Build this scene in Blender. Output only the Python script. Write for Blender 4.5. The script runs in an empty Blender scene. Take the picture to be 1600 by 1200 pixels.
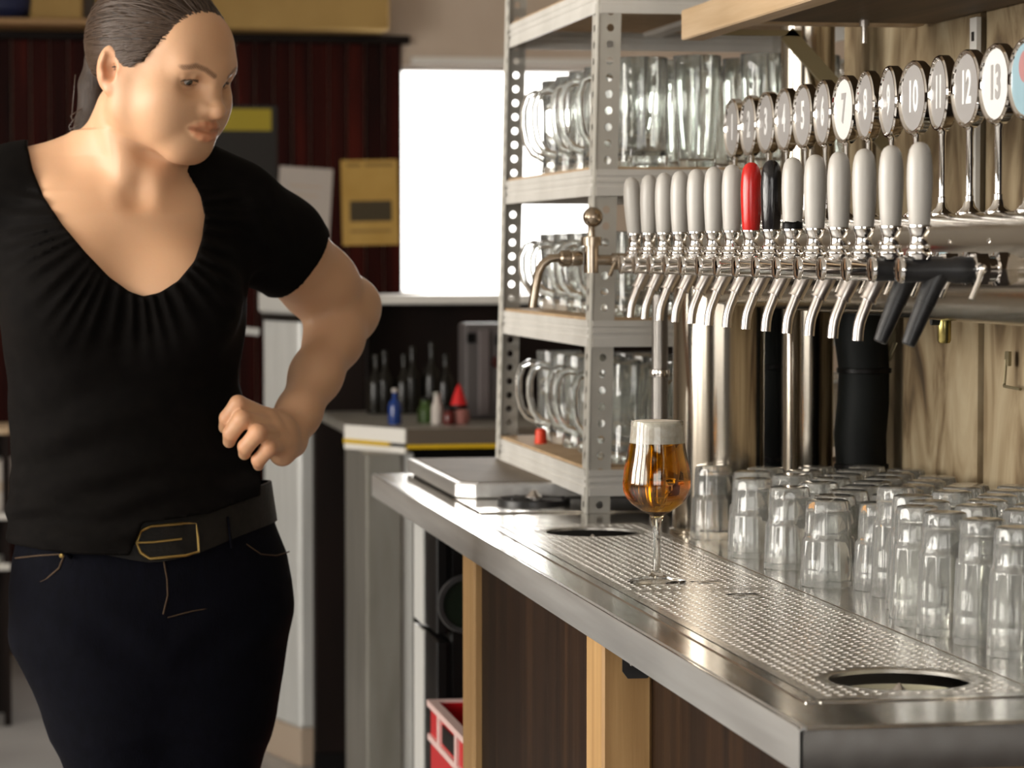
import bpy, bmesh, math, random
import numpy as np
from mathutils import Vector, Matrix
random.seed(7); rng = np.random.RandomState(7)
S = bpy.context.scene
COL = S.collection
PI = math.pi

# ------------------------------------------------------------------ camera
CF = 4500.0
CPOS = np.array([0.0, 0.0, 1.36])
_p = math.atan(205/CF); _y = math.atan(800*math.cos(_p)/CF)
CFW = np.array([math.sin(_y)*math.cos(_p), math.cos(_y)*math.cos(_p), -math.sin(_p)])
CRT = np.array([math.cos(_y), -math.sin(_y), 0.0]); CUP = np.cross(CRT, CFW)
cam = bpy.data.cameras.new('camera'); camo = bpy.data.objects.new('camera', cam); COL.objects.link(camo)
cam.sensor_width = 36; cam.sensor_fit = 'HORIZONTAL'; cam.lens = 36*CF/1600
cam.clip_start = .05; cam.clip_end = 60
cam.dof.use_dof = True; cam.dof.focus_distance = 3.2; cam.dof.aperture_fstop = 9.0
camo.matrix_world = Matrix(((CRT[0], CUP[0], -CFW[0], CPOS[0]), (CRT[1], CUP[1], -CFW[1], CPOS[1]),
                            (CRT[2], CUP[2], -CFW[2], CPOS[2]), (0, 0, 0, 1)))
S.camera = camo
def at(px, py, Y):
    "point of the photo's pixel at the depth Y (metres along the counter)"
    d = CFW + CRT*(px-800)/CF + CUP*(600-py)/CF
    return CPOS + d*(Y/d[1])

# ------------------------------------------------------------------ world, light, exposure
S.view_settings.view_transform = 'Standard'; S.view_settings.look = 'None'
S.view_settings.exposure = 0.42; S.view_settings.gamma = 1.0; S.view_settings.use_curve_mapping = False
w = bpy.data.worlds.new('sky'); S.world = w; w.use_nodes = True
bg = w.node_tree.nodes['Background']; bg.inputs[0].default_value = (1.0, .97, .92, 1); bg.inputs[1].default_value = 3.0
S.cycles.max_bounces = 16; S.cycles.transmission_bounces = 16; S.cycles.transparent_max_bounces = 16
S.cycles.diffuse_bounces = 3; S.cycles.glossy_bounces = 6
S.cycles.caustics_reflective = False; S.cycles.caustics_refractive = True
S.cycles.sample_clamp_indirect = 14.0
S.cycles.use_adaptive_sampling = True; S.cycles.adaptive_threshold = 0.02
S.cycles.use_denoising = True
def area(name, loc, rot, sx, sy, watts, col):
    l = bpy.data.lights.new(name, 'AREA'); l.shape = 'RECTANGLE'; l.size = sx; l.size_y = sy
    l.energy = watts; l.color = col
    o = bpy.data.objects.new(name, l); COL.objects.link(o); o.location = loc; o.rotation_euler = rot
    return o
DAY = (1.0, .95, .87)
LWIN = [(-.9, .35), (.6, 1.85), (2.1, 3.35), (3.6, 4.85)]       # windows of the left wall (y ranges)
for (y0, y1), lw in zip(LWIN, (10, 32, 58, 62)):
    area('window_daylight', (-3.62, (y0+y1)/2, 1.75), (0, -PI/2, 0), 1.5, y1-y0-.1, lw, DAY)
area('front_daylight', (-.6, -2.38, 1.8), (PI/2, 0, 0), 2.8, 1.6, 5, DAY)
area('rear_daylight', (1.72, 9.68, 1.62), (-PI/2, 0, 0), .66, .74, 18, (1, .98, .95))

# ------------------------------------------------------------------ materials
def nm(name):
    m = bpy.data.materials.new(name); m.use_nodes = True
    nt = m.node_tree; return m, nt, nt.nodes['Principled BSDF']
def sock(b, n, v): b.inputs[n].default_value = v
def flat(name, col, rough=.5, metal=0, spec=.5, coat=0, trans=0, ior=1.45):
    m, nt, b = nm(name); sock(b, 'Base Color', (*col, 1)); sock(b, 'Roughness', rough); sock(b, 'Metallic', metal)
    sock(b, 'Specular IOR Level', spec); sock(b, 'Coat Weight', coat); sock(b, 'Transmission Weight', trans); sock(b, 'IOR', ior)
    return m
def noisy(name, stops, scale=(1, 1, 1), nscale=5, detail=6, rough=.5, metal=0, bump=0, bscale=None, rvar=0, coords='Object', dist=0.0, rand=0, spec=.5):
    "noise driven colour (stops = [(pos, rgb)...]) with fine relief"
    m, nt, b = nm(name); N = nt.nodes; L = nt.links
    tc = N.new('ShaderNodeTexCoord'); mp = N.new('ShaderNodeMapping'); mp.inputs['Scale'].default_value = scale
    L.new(tc.outputs[coords], mp.inputs[0])
    vec = mp.outputs[0]
    if rand:
        oi = N.new('ShaderNodeObjectInfo'); mu = N.new('ShaderNodeMath'); mu.operation = 'MULTIPLY'; mu.inputs[1].default_value = 40
        L.new(oi.outputs['Random'], mu.inputs[0]); ad = N.new('ShaderNodeVectorMath'); ad.operation = 'ADD'
        L.new(vec, ad.inputs[0]); L.new(mu.outputs[0], ad.inputs[1]); vec = ad.outputs[0]
    nz = N.new('ShaderNodeTexNoise'); nz.inputs['Scale'].default_value = nscale; nz.inputs['Detail'].default_value = detail
    nz.inputs['Distortion'].default_value = dist
    L.new(vec, nz.inputs['Vector'])
    cr = N.new('ShaderNodeValToRGB'); L.new(nz.outputs['Fac'], cr.inputs[0])
    e = cr.color_ramp.elements
    while len(e) < len(stops): e.new(.5)
    for i, (p, c) in enumerate(stops): e[i].position = p; e[i].color = (*c, 1)
    out = cr.outputs[0]
    if rand:
        hs = N.new('ShaderNodeHueSaturation'); L.new(out, hs.inputs['Color'])
        mr = N.new('ShaderNodeMapRange'); mr.inputs[3].default_value = 1-rand; mr.inputs[4].default_value = 1+rand
        L.new(oi.outputs['Random'], mr.inputs[0]); L.new(mr.outputs[0], hs.inputs['Value']); out = hs.outputs[0]
    L.new(out, b.inputs['Base Color'])
    sock(b, 'Roughness', rough); sock(b, 'Metallic', metal); sock(b, 'Specular IOR Level', spec)
    if rvar:
        mr2 = N.new('ShaderNodeMapRange'); mr2.inputs[3].default_value = rough-rvar; mr2.inputs[4].default_value = rough+rvar
        L.new(nz.outputs['Fac'], mr2.inputs[0]); L.new(mr2.outputs[0], b.inputs['Roughness'])
    if bump:
        nb = N.new('ShaderNodeTexNoise'); nb.inputs['Scale'].default_value = bscale or nscale*3; nb.inputs['Detail'].default_value = 4
        L.new(vec, nb.inputs['Vector'])
        bp = N.new('ShaderNodeBump'); bp.inputs['Strength'].default_value = bump; bp.inputs['Distance'].default_value = .002
        L.new(nb.outputs['Fac'], bp.inputs['Height']); L.new(bp.outputs[0], b.inputs['Normal'])
    return m
M = {}
M['steel_top'] = noisy('brushed_steel_top', [(.3, (.68, .65, .60)), (.7, (.80, .78, .74))], (1, .06, 1), 60, 5, .17, .97, rvar=.05)
M['steel_side'] = noisy('brushed_steel_fascia', [(.3, (.60, .59, .58)), (.7, (.72, .72, .71))], (1, .05, 1), 70, 5, .38, .85, rvar=.04)
M['steel_dark'] = flat('dark_basin_steel', (.10, .09, .08), .5, 1)
M['grate'] = flat('pressed_steel_grate', (.76, .73, .68), .27, .88)
M['tower'] = noisy('polished_tower_steel', [(.3, (.44, .39, .32)), (.7, (.52, .47, .40))], (1, 1, 1), 3, 3, .15, 1, rvar=.03)
M['chrome'] = flat('chrome', (.86, .84, .82), .06, 1)
M['satin'] = flat('satin_steel', (.62, .58, .55), .28, 1)
M['nickel'] = noisy('aged_nickel', [(.35, (.36, .29, .22)), (.7, (.55, .47, .38))], (1, 1, 1), 25, 4, .24, 1)
M['rack'] = noisy('rack_grey_enamel', [(.3, (.50, .48, .43)), (.7, (.60, .58, .53))], (1, 1, 1), 14, 4, .38)
M['rack_beam'] = noisy('rack_beam_enamel', [(.3, (.66, .64, .60)), (.7, (.76, .74, .70))], (1, 1, 1), 14, 4, .4)
M['mdf'] = noisy('shelf_fibreboard', [(.3, (.45, .30, .17)), (.7, (.58, .42, .26))], (1, 1, 1), 30, 4, .7)
M['white_plastic'] = noisy('handle_ivory', [(.3, (.52, .495, .46)), (.7, (.59, .565, .53))], (1, 1, .3), 20, 3, .33)
M['red_plastic'] = noisy('handle_red', [(.3, (.50, .008, .008)), (.7, (.62, .02, .015))], (6, 6, .3), 20, 3, .2, bump=.25, bscale=30)
M['black_plastic'] = noisy('handle_black', [(.3, (.006, .006, .007)), (.7, (.014, .012, .014))], (6, 6, .3), 20, 3, .14, bump=.5, bscale=30)
M['black_rubber'] = noisy('black_tap_polymer', [(.3, (.012, .012, .013)), (.7, (.03, .03, .032))], (1, 1, 1), 40, 4, .38)
M['hose'] = noisy('black_hose_wrap', [(.3, (.002, .003, .003)), (.7, (.006, .008, .0075))], (1, 1, 1), 12, 4, .6, spec=.2)
M['disc_grey'] = flat('medallion_grey', (.36, .345, .34), .28)
M['disc_pale'] = flat('medallion_glare', (.80, .79, .78), .28)
M['num_white'] = flat('numeral_white', (.85, .85, .85), .35)
M['num_grey'] = flat('numeral_grey', (.40, .385, .38), .35)
M['glass'] = flat('clear_glass', (.97, .985, .97), .0, 0, .5, 0, 1, 1.48)
M['lit_haze_glass'] = flat('lit_haze_tumbler_glass', (.99, 1.0, .98), .0, 0, .5, 0, .87, 1.5)  # diffuse white share stands in for window light gathered in the tumblers
M['mug_glass'] = flat('lit_haze_mug_glass', (.98, 1.0, .98), .0, 0, .5, 0, .94, 1.5)  # weaker diffuse white, put in for the bright look of the lit mugs
M['foam'] = noisy('beer_foam', [(.35, (.80, .72, .60)), (.65, (.92, .87, .78))], (1, 1, 1), 160, 5, .8, bump=.3, bscale=300)
M['walnut'] = noisy('dark_walnut', [(.25, (.006, .0024, .001)), (.5, (.018, .0072, .0026)), (.75, (.040, .0175, .0065))], (9, 9, .35), 2.2, 8, .5, bump=.15, bscale=12, dist=.6, spec=.2)
M['pine'] = noisy('oiled_pine', [(.3, (.34, .19, .07)), (.55, (.45, .27, .11)), (.75, (.53, .34, .16))], (10, 10, .5), 5, 6, .5, bump=.12, bscale=20)
M['beam'] = noisy('planed_beam', [(.3, (.46, .31, .17)), (.55, (.60, .44, .28)), (.75, (.68, .53, .36))], (10, .5, 10), 5, 6, .5, bump=.12, bscale=20)
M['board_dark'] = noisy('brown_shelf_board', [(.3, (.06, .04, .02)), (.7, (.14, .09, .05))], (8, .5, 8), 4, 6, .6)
M['olive'] = flat('olive_bracket_steel', (.26, .22, .13), .45, .6)
M['plank'] = noisy('weathered_planks', [(.26, (.045, .028, .013)), (.41, (.16, .108, .055)), (.54, (.285, .215, .125)), (.74, (.42, .345, .225))], (3.2, 3.2, 1.3), 3.4, 10, .8, bump=.5, bscale=14, dist=1.3, rand=.12)
M['panel'] = noisy('red_brown_panelling', [(.25, (.008, .0011, .0007)), (.55, (.030, .0032, .0018)), (.8, (.085, .010, .005))], (8, 8, .6), 2.5, 7, .55, rand=.25, bump=.1, spec=.10)
M['plaster'] = noisy('cream_plaster', [(.3, (.52, .42, .33)), (.7, (.60, .50, .41))], (1, 1, 1), 4, 5, .8)
M['plaster_l'] = noisy('light_plaster', [(.3, (.60, .55, .48)), (.7, (.68, .63, .56))], (1, 1, 1), 3, 5, .85)
M['white_paint'] = flat('white_gloss_paint', (.78, .76, .72), .35)
M['floor'] = noisy('pale_concrete_floor', [(.3, (.40, .39, .385)), (.7, (.55, .54, .53))], (1, 1, 1), 2.5, 8, .38, bump=.1)
M['ochre'] = noisy('ochre_card', [(.3, (.33, .20, .055)), (.7, (.42, .27, .085))], (1, 1, 1), 4, 4, .7)
M['ledge'] = flat('ledge_wood', (.36, .21, .09), .5)
M['darkpanel'] = noisy('dark_stained_board', [(.3, (.005, .0028, .0022)), (.7, (.013, .007, .0055))], (1, 1, .3), 6, 5, .55, spec=.15)
M['appl_white'] = flat('appliance_white', (.62, .62, .60), .28)
M['appl_silver'] = noisy('brushed_appliance', [(.3, (.60, .61, .60)), (.7, (.70, .71, .70))], (1, 1, .1), 40, 4, .42, .1)
M['beige'] = flat('beige_plinth', (.50, .40, .31), .6)
M['grey_metal'] = noisy('grey_sheet_metal', [(.3, (.24, .23, .20)), (.7, (.33, .32, .29))], (1, 1, .2), 20, 4, .45, .5)
M['black'] = flat('black_lacquer', (.004, .0035, .0035), .4, 0, .2)
M['yellow'] = flat('yellow_strip', (.62, .40, .01), .4)
M['paper'] = flat('white_paper', (.55, .50, .46), .7)
M['poster_y'] = noisy('amber_poster', [(.3, (.50, .30, .06)), (.7, (.60, .38, .10))], (1, 1, 1), 8, 3, .6)
M['poster_k'] = flat('black_poster', (.012, .010, .008), .5)
M['poster_l'] = flat('mustard_print', (.42, .33, .02), .5)
M['ink'] = flat('brown_ink', (.06, .045, .02), .6)
M['ink_l'] = flat('faded_ink', (.30, .19, .05), .6)
M['crate'] = flat('red_crate_plastic', (.50, .006, .012), .3)
M['crate_w'] = flat('crate_pale_trim', (.70, .50, .47), .35)
M['blue'] = flat('blue_glass', (.01, .04, .20), .15)
M['navy'] = flat('navy_fabric', (.008, .012, .05), .7)
M['green'] = flat('green_plastic', (.05, .10, .02), .4)
M['redhat'] = flat('red_felt', (.60, .01, .012), .6)
M['pink'] = flat('pink_face', (.40, .16, .14), .6)
M['darkglass'] = flat('dark_bottle_glass', (.008, .007, .005), .2, 0, .3)
M['bench_front'] = flat('brown_bench_front', (.10, .078, .058), .5)
M['pipe_grey'] = flat('dull_grey_pipe', (.34, .32, .30), .34, .9)
M['skin'] = None
M['shirt'] = noisy('black_jersey', [(.3, (.0026, .0020, .0018)), (.7, (.0046, .0037, .0032))], (1, 1, 1), 60, 4, .85, bump=.2, bscale=500, spec=.07)
M['jeans'] = noisy('indigo_denim', [(.3, (.0013, .0014, .0032)), (.7, (.0026, .0028, .0062))], (1, 1, .4), 120, 4, .85, bump=.25, bscale=500, spec=.08)
M['belt'] = noisy('black_leather', [(.3, (.004, .003, .002)), (.7, (.010, .0075, .005))], (1, 1, 1), 90, 4, .55, bump=.3, bscale=200, spec=.2)
M['brass'] = flat('old_brass', (.42, .29, .10), .3, 1)
M['stitch'] = flat('tan_stitching', (.055, .03, .013), .8)
M['eye_white'] = flat('eye_white', (.52, .48, .45), .12)
M['iris'] = flat('grey_iris', (.07, .08, .075), .08)
M['pupil'] = flat('pupil', (.004, .004, .004), .05)
M['shoe'] = flat('black_shoe', (.012, .012, .012), .45)
def beer_mat():
    m, nt, b = nm('amber_beer'); sock(b, 'Base Color', (1, .93, .75, 1)); sock(b, 'Roughness', 0); sock(b, 'Transmission Weight', 1); sock(b, 'IOR', 1.34)
    va = nt.nodes.new('ShaderNodeVolumeAbsorption'); va.inputs['Color'].default_value = (.94, .78, .03, 1); va.inputs['Density'].default_value = 80
    nt.links.new(va.outputs[0], nt.nodes['Material Output'].inputs['Volume']); return m
M['beer'] = beer_mat()
def pane_mat():
    m = bpy.data.materials.new('window_glass'); m.use_nodes = True; nt = m.node_tree; nt.nodes.clear()
    o = nt.nodes.new('ShaderNodeOutputMaterial'); mx = nt.nodes.new('ShaderNodeMixShader'); t = nt.nodes.new('ShaderNodeBsdfTransparent')
    g = nt.nodes.new('ShaderNodeBsdfGlossy'); g.inputs['Roughness'].default_value = .02; f = nt.nodes.new('ShaderNodeFresnel'); f.inputs[0].default_value = 1.3
    nt.links.new(f.outputs[0], mx.inputs[0]); nt.links.new(t.outputs[0], mx.inputs[1]); nt.links.new(g.outputs[0], mx.inputs[2]); nt.links.new(mx.outputs[0], o.inputs[0]); return m
M['pane'] = pane_mat()
def attr_mat(name, base, rough, spec=.5, sss=0, bump=None, sheen=0):
    m, nt, b = nm(name); N = nt.nodes; L = nt.links
    a = N.new('ShaderNodeAttribute'); a.attribute_name = 'Tint'
    mx = N.new('ShaderNodeMix'); mx.data_type = 'RGBA'; mx.blend_type = 'MULTIPLY'; mx.inputs[0].default_value = 1
    mx.inputs[6].default_value = (*base, 1); L.new(a.outputs['Color'], mx.inputs[7]); L.new(mx.outputs[2], b.inputs['Base Color'])
    sock(b, 'Roughness', rough); sock(b, 'Specular IOR Level', spec)
    if sss: sock(b, 'Subsurface Weight', sss); sock(b, 'Subsurface Radius', (.012, .004, .002)); sock(b, 'Subsurface Scale', .6)
    if bump:
        nz = N.new('ShaderNodeTexNoise'); nz.inputs['Scale'].default_value = bump[0]; nz.inputs['Detail'].default_value = 3
        tc = N.new('ShaderNodeTexCoord'); L.new(tc.outputs['Object'], nz.inputs['Vector'])
        bp = N.new('ShaderNodeBump'); bp.inputs['Strength'].default_value = bump[1]; bp.inputs['Distance'].default_value = .001
        L.new(nz.outputs['Fac'], bp.inputs['Height']); L.new(bp.outputs[0], b.inputs['Normal'])
    return m
M['skin'] = attr_mat('skin', (.66, .385, .225), .46, .4, .12, (260, .12))
def hair_mat():
    m, nt, b = nm('brown_hair'); N = nt.nodes; L = nt.links
    a = N.new('ShaderNodeAttribute'); a.attribute_name = 'Flow'
    mp = N.new('ShaderNodeMapping'); mp.inputs['Scale'].default_value = (26, 26, 1.2); L.new(a.outputs['Vector'], mp.inputs[0])
    nz = N.new('ShaderNodeTexNoise'); nz.inputs['Scale'].default_value = 3; nz.inputs['Detail'].default_value = 5; L.new(mp.outputs[0], nz.inputs['Vector'])
    cr = N.new('ShaderNodeValToRGB'); L.new(nz.outputs['Fac'], cr.inputs[0]); e = cr.color_ramp.elements
    e[0].position = .32; e[0].color = (.010, .006, .004, 1); e[1].position = .7; e[1].color = (.060, .035, .022, 1)
    L.new(cr.outputs[0], b.inputs['Base Color']); sock(b, 'Roughness', .46); sock(b, 'Specular IOR Level', .3)
    bp = N.new('ShaderNodeBump'); bp.inputs['Strength'].default_value = .6; bp.inputs['Distance'].default_value = .0015
    L.new(nz.outputs['Fac'], bp.inputs['Height']); L.new(bp.outputs[0], b.inputs['Normal']); return m
M['hair'] = hair_mat()

# ------------------------------------------------------------------ mesh helpers
def basis(d):
    d = Vector(d).normalized(); a = Vector((0, 0, 1)) if abs(d.z) < .9 else Vector((1, 0, 0))
    u = d.cross(a).normalized(); v = d.cross(u).normalized(); return u, v
class MB:
    def __init__(s): s.v = []; s.f = []; s.m = []
    def add(s, vs, fs, mi=0):
        o = len(s.v); s.v += [tuple(map(float, p)) for p in vs]; s.f += [tuple(i+o for i in q) for q in fs]; s.m += [mi]*len(fs); return s
    def box(s, x0, x1, y0, y1, z0, z1, mi=0):
        return s.add([(x0, y0, z0), (x1, y0, z0), (x1, y1, z0), (x0, y1, z0), (x0, y0, z1), (x1, y0, z1), (x1, y1, z1), (x0, y1, z1)],
                     [(0, 3, 2, 1), (4, 5, 6, 7), (0, 1, 5, 4), (1, 2, 6, 5), (2, 3, 7, 6), (3, 0, 4, 7)], mi)
    def prism(s, poly, h0, h1, axis='z', mi=0):
        n = len(poly)
        def P(a, b, h): return {'z': (a, b, h), 'x': (h, a, b), 'y': (a, h, b)}[axis]
        vs = [P(a, b, h0) for a, b in poly] + [P(a, b, h1) for a, b in poly]
        return s.add(vs, [tuple(range(n))[::-1], tuple(range(n, 2*n))] + [(i, (i+1) % n, n+(i+1) % n, n+i) for i in range(n)], mi)
    def tube(s, path, r, n=12, caps=True, mi=0, flat=1.0, closed=False):
        path = [Vector(p) for p in path]; k = len(path); rs = r if hasattr(r, '__len__') else [r]*k
        vs = []; u = None
        for i, p in enumerate(path):
            if closed: d = path[(i+1) % k]-path[i-1]
            else: d = path[min(i+1, k-1)]-path[max(i-1, 0)]
            d.normalize()
            if u is None: u, v = basis(d)
            else:
                u = (u-d*u.dot(d)).normalized(); v = d.cross(u).normalized()
            for j in range(n):
                t = 2*PI*j/n; vs.append(p+u*math.cos(t)*rs[i]+v*math.sin(t)*rs[i]*flat)
        fs = []
        for i in range(k if closed else k-1):
            a = i*n; b = ((i+1) % k)*n
            for j in range(n): fs.append((a+j, a+(j+1) % n, b+(j+1) % n, b+j))
        if caps and not closed: fs += [tuple(range(n))[::-1], tuple(range((k-1)*n, k*n))]
        return s.add(vs, fs, mi)
    def lathe(s, prof, n=24, c=(0, 0, 0), axis='z', mi=0, flute=0, amp=None, phase=0):
        "prof: (r, h) list; r=0 points close the ends"
        vs = []; rings = []
        for k, (r, h) in enumerate(prof):
            if r <= 1e-7: rings.append([len(vs)]); vs.append((0, 0, h))
            else:
                rings.append(list(range(len(vs), len(vs)+n)))
                for j in range(n):
                    t = 2*PI*j/n+phase; rr = r
                    if flute: rr = r*(1-amp[k]*abs(math.sin(flute*t/2)))
                    vs.append((rr*math.cos(t), rr*math.sin(t), h))
        fs = []
        for a, b in zip(rings[:-1], rings[1:]):
            if len(a) == 1 and len(b) == 1: continue
            for j in range(n):
                j2 = (j+1) % n
                if len(a) == 1: fs.append((a[0], b[j2], b[j]))
                elif len(b) == 1: fs.append((a[j], a[j2], b[0]))
                else: fs.append((a[j], a[j2], b[j2], b[j]))
        if axis == 'x': vs = [(z, x, y) for x, y, z in vs]
        elif axis == 'y': vs = [(y, z, x) for x, y, z in vs]
        vs = [(x+c[0], y+c[1], z+c[2]) for x, y, z in vs]
        return s.add(vs, fs, mi)
    def mesh(s, name, mats, smooth=True, ang=35, bev=0, seg=2):
        me = bpy.data.meshes.new(name); me.from_pydata(s.v, [], s.f); me.update()
        bm = bmesh.new(); bm.from_mesh(me); bmesh.ops.recalc_face_normals(bm, faces=bm.faces[:])
        bm.faces.ensure_lookup_table()
        for fc, mi in zip(bm.faces, s.m): fc.material_index = mi
        if bev:
            bmesh.ops.bevel(bm, geom=[e for e in bm.edges if e.is_manifold and e.calc_face_angle(0) > .6], offset=bev, segments=seg, affect='EDGES', profile=.5)
        bm.to_mesh(me); bm.free()
        for mm in (mats if isinstance(mats, (list, tuple)) else [mats]): me.materials.append(M[mm] if isinstance(mm, str) else mm)
        if smooth:
            me.shade_smooth(); me.set_sharp_from_angle(angle=math.radians(ang))
        return me
def obj(name, me, parent=None, loc=(0, 0, 0), rot=(0, 0, 0)):
    o = bpy.data.objects.new(name, me); COL.objects.link(o); o.location = loc; o.rotation_euler = rot
    if parent is not None: o.parent = parent
    return o
def tag(o, label, cat=None, group=None, kind=None):
    if label: o['label'] = label
    if cat: o['category'] = cat
    if group: o['group'] = group
    if kind: o['kind'] = kind
    return o
def thing(name, label, cat, loc=(0, 0, 0), rz=0, group=None):
    o = bpy.data.objects.new(name, None); o.empty_display_size = .05; COL.objects.link(o); o.location = loc; o.rotation_euler = (0, 0, rz)
    return tag(o, label, cat, group)
def struct(name, me, parent=None, loc=(0, 0, 0)):
    o = obj(name, me, parent, loc)
    if parent is None: o['kind'] = 'structure'
    return o
def boxm(name, mat, *b, bev=0): return MB().box(*b).mesh(name, mat, bev=bev, smooth=bool(bev), seg=1)
def circ(r, n, c=(0, 0)): return [(c[0]+r*math.cos(2*PI*i/n), c[1]+r*math.sin(2*PI*i/n)) for i in range(n)]
ORD = ['first', 'second', 'third', 'fourth', 'fifth', 'sixth', 'seventh', 'eighth', 'ninth', 'tenth', 'eleventh', 'twelfth', 'thirteenth', 'fourteenth', 'fifteenth', 'sixteenth', 'seventeenth', 'eighteenth', 'nineteenth', 'twentieth', 'twenty-first', 'twenty-second', 'twenty-third', 'twenty-fourth']
def empty_struct(name):
    o = bpy.data.objects.new(name, None); COL.objects.link(o); o['kind'] = 'structure'; return o

# ------------------------------------------------------------------ the room
CZ = .974                                   # counter top height
XW = 1.23                                   # face of the weathered plank wall behind the taps
struct('floor', boxm('floor', 'floor', -3.7, 3.3, -2.5, 10.0, -.1, 0))
struct('ceiling', boxm('ceiling', 'plaster_l', -3.7, 3.3, -2.5, 10.0, 2.9, 3.0))
YB = 9.8
WX0, WX1, WZ0, WZ1 = 1.357, 2.05, 1.214, 2.0
b = MB(); b.box(-3.7, WX0, YB, YB+.2, 0, 2.9); b.box(WX1, 3.3, YB, YB+.2, 0, 2.9); b.box(WX0, WX1, YB, YB+.2, 0, WZ0); b.box(WX0, WX1, YB, YB+.2, WZ1, 2.9)
wall_back = struct('wall_back', b.mesh('wall_back', 'plaster', smooth=False))
# red-brown panelling: every board a piece of its own
pw = .0625; pm = MB().box(0, pw-.004, -.018, 0, .0, 2.05).mesh('panel_board', 'panel', bev=.004, seg=1)
x = WX0-pw
while x > -.45:
    obj('panel_board', pm, wall_back, (x, YB, .02)); x -= pw
obj('panel_cap', boxm('panel_cap', 'darkpanel', -.45, WX0+.025, YB-.035, YB, 2.07, 2.10, bev=.004), wall_back)
obj('top_moulding', boxm('top_moulding', 'white_paint', WX0+.03, 2.6, YB-.03, YB, 2.005, 2.03, bev=.004), wall_back)
win = empty_struct('window_1')
def frame(mb, x0, x1, z0, z1, y0, y1, t):
    mb.box(x0, x0+t, y0, y1, z0, z1); mb.box(x1-t, x1, y0, y1, z0, z1); mb.box(x0+t, x1-t, y0, y1, z0, z0+t); mb.box(x0+t, x1-t, y0, y1, z1-t, z1)
b = MB(); frame(b, WX0, WX1, WZ0, WZ1, YB+.10, YB+.14, .012)
obj('window_frame', b.mesh('window_frame', 'white_paint', smooth=False), win)
obj('window_pane', boxm('window_pane', 'pane', WX0+.01, WX1-.01, YB+.115, YB+.119, WZ0+.01, WZ1-.01), win)
# left wall with its four windows
b = MB(); ys = [-2.5] + [v for q in LWIN for v in q] + [10.0]
for i in range(0, len(ys), 2): b.box(-3.9, -3.7, ys[i], ys[i+1], 0, 2.9)
for y0, y1 in LWIN: b.box(-3.9, -3.7, y0, y1, 0, .95); b.box(-3.9, -3.7, y0, y1, 2.55, 2.9)
struct('wall_left', b.mesh('wall_left', 'plaster_l', smooth=False))
for i, (y0, y1) in enumerate(LWIN):
    wn = empty_struct('window_%d' % (i+2))
    b = MB(); t = .05
    b.box(-3.86, -3.8, y0, y0+t, .95, 2.55); b.box(-3.86, -3.8, y1-t, y1, .95, 2.55); b.box(-3.86, -3.8, y0+t, y1-t, .95, .95+t); b.box(-3.86, -3.8, y0+t, y1-t, 2.5, 2.55)
    b.box(-3.86, -3.8, (y0+y1)/2-.02, (y0+y1)/2+.02, 1.0, 2.5)
    obj('window_frame', b.mesh('window_frame', 'white_paint', smooth=False), wn)
    obj('window_pane', boxm('window_pane', 'pane', -3.84, -3.835, y0+.04, y1-.04, .99, 2.51), wn)
b = MB(); b.box(-3.7, -2.0, -2.7, -2.5, 0, 2.9); b.box(.8, 3.3, -2.7, -2.5, 0, 2.9); b.box(-2, .8, -2.7, -2.5, 0, 1.0); b.box(-2, .8, -2.7, -2.5, 2.6, 2.9)
struct('wall_front', b.mesh('wall_front', 'walnut', smooth=False))
# right wall: behind the bar it is clad in weathered planks, past the rack the room widens
b = MB(); b.box(XW+.02, 3.3, -2.5, 4.12, 0, 2.9); b.box(3.1, 3.3, 4.12, 10.0, 0, 2.9, 1)
wall_right = struct('wall_right', b.mesh('wall_right', ['darkpanel', 'plaster'], smooth=False))
edges = [4.125, 3.985, 3.84, 3.53, 3.27, 3.02, 2.78]
for i, (y1, y0) in enumerate(zip(edges[:-1], edges[1:])):
    d = [.0, .006, .002, .010, .0, .004, .008][i % 7]
    m_ = MB().box(XW+d, XW+.02, y0+.003, y1-.003, .0, 2.6).mesh('plank', 'plank', bev=.003, seg=1)
    obj('plank', m_, wall_right)
b = MB(); b.box(XW-.004, XW+.002, 3.522, 3.548, 1.36, 1.66)
for k in range(7): b.box(XW-.0052, XW-.0035, 3.531, 3.539, 1.39+.04*k, 1.402+.04*k, 1)
obj('shelf_standard', b.mesh('shelf_standard', ['rack_beam', 'black'], smooth=False), wall_right)
# ------------------------------------------------------------------ back of the room
t = thing('yellow_box', 'long ochre cardboard box on the ledge above the red-brown panelling', 'box', (at(400, 30, 9.6)[0], 9.66, 2.10))
x0, x1 = at(150, 30, 9.6)[0], at(606, 30, 9.6)[0]; xc = at(400, 30, 9.6)[0]
obj('carton', boxm('carton', 'ochre', x0-xc, x1-xc, -.1, .1, 0, .30, bev=.006), t)
obj('lid_flap', boxm('lid_flap', 'ochre', x0-xc-.003, x1-xc+.003, -.103, .0, .27, .303, bev=.003), t)
t = thing('cardboard_box', 'brown cardboard box on the ledge at the top left corner', 'box', (at(88, 20, 9.6)[0], 9.66, 2.10))
obj('carton', boxm('carton', 'ochre', -.085, .085, -.1, .09, .02, .28, bev=.006), t)
obj('lid_flap', boxm('lid_flap', 'ochre', -.088, .088, -.103, .0, .25, .283, bev=.003), t)
tag(obj('ledge_board', boxm('ledge_board', 'ledge', -.45, at(146, 30, 9.6)[0], 9.5, 9.765, 2.10, 2.12, bev=.003)), 'tan wooden ledge board on top of the panelling at the far left', 'ledge')
b = MB(); b.lathe([(0, 0), (.06, .004), (.085, .03), (.09, .07), (.075, .11), (.04, .135), (0, .14)], 20)
t = thing('navy_bundle', 'dark navy bundle lying on the ledge in the top left corner', 'bag', (at(10, 20, 9.6)[0], 9.6, 2.12))
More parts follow.
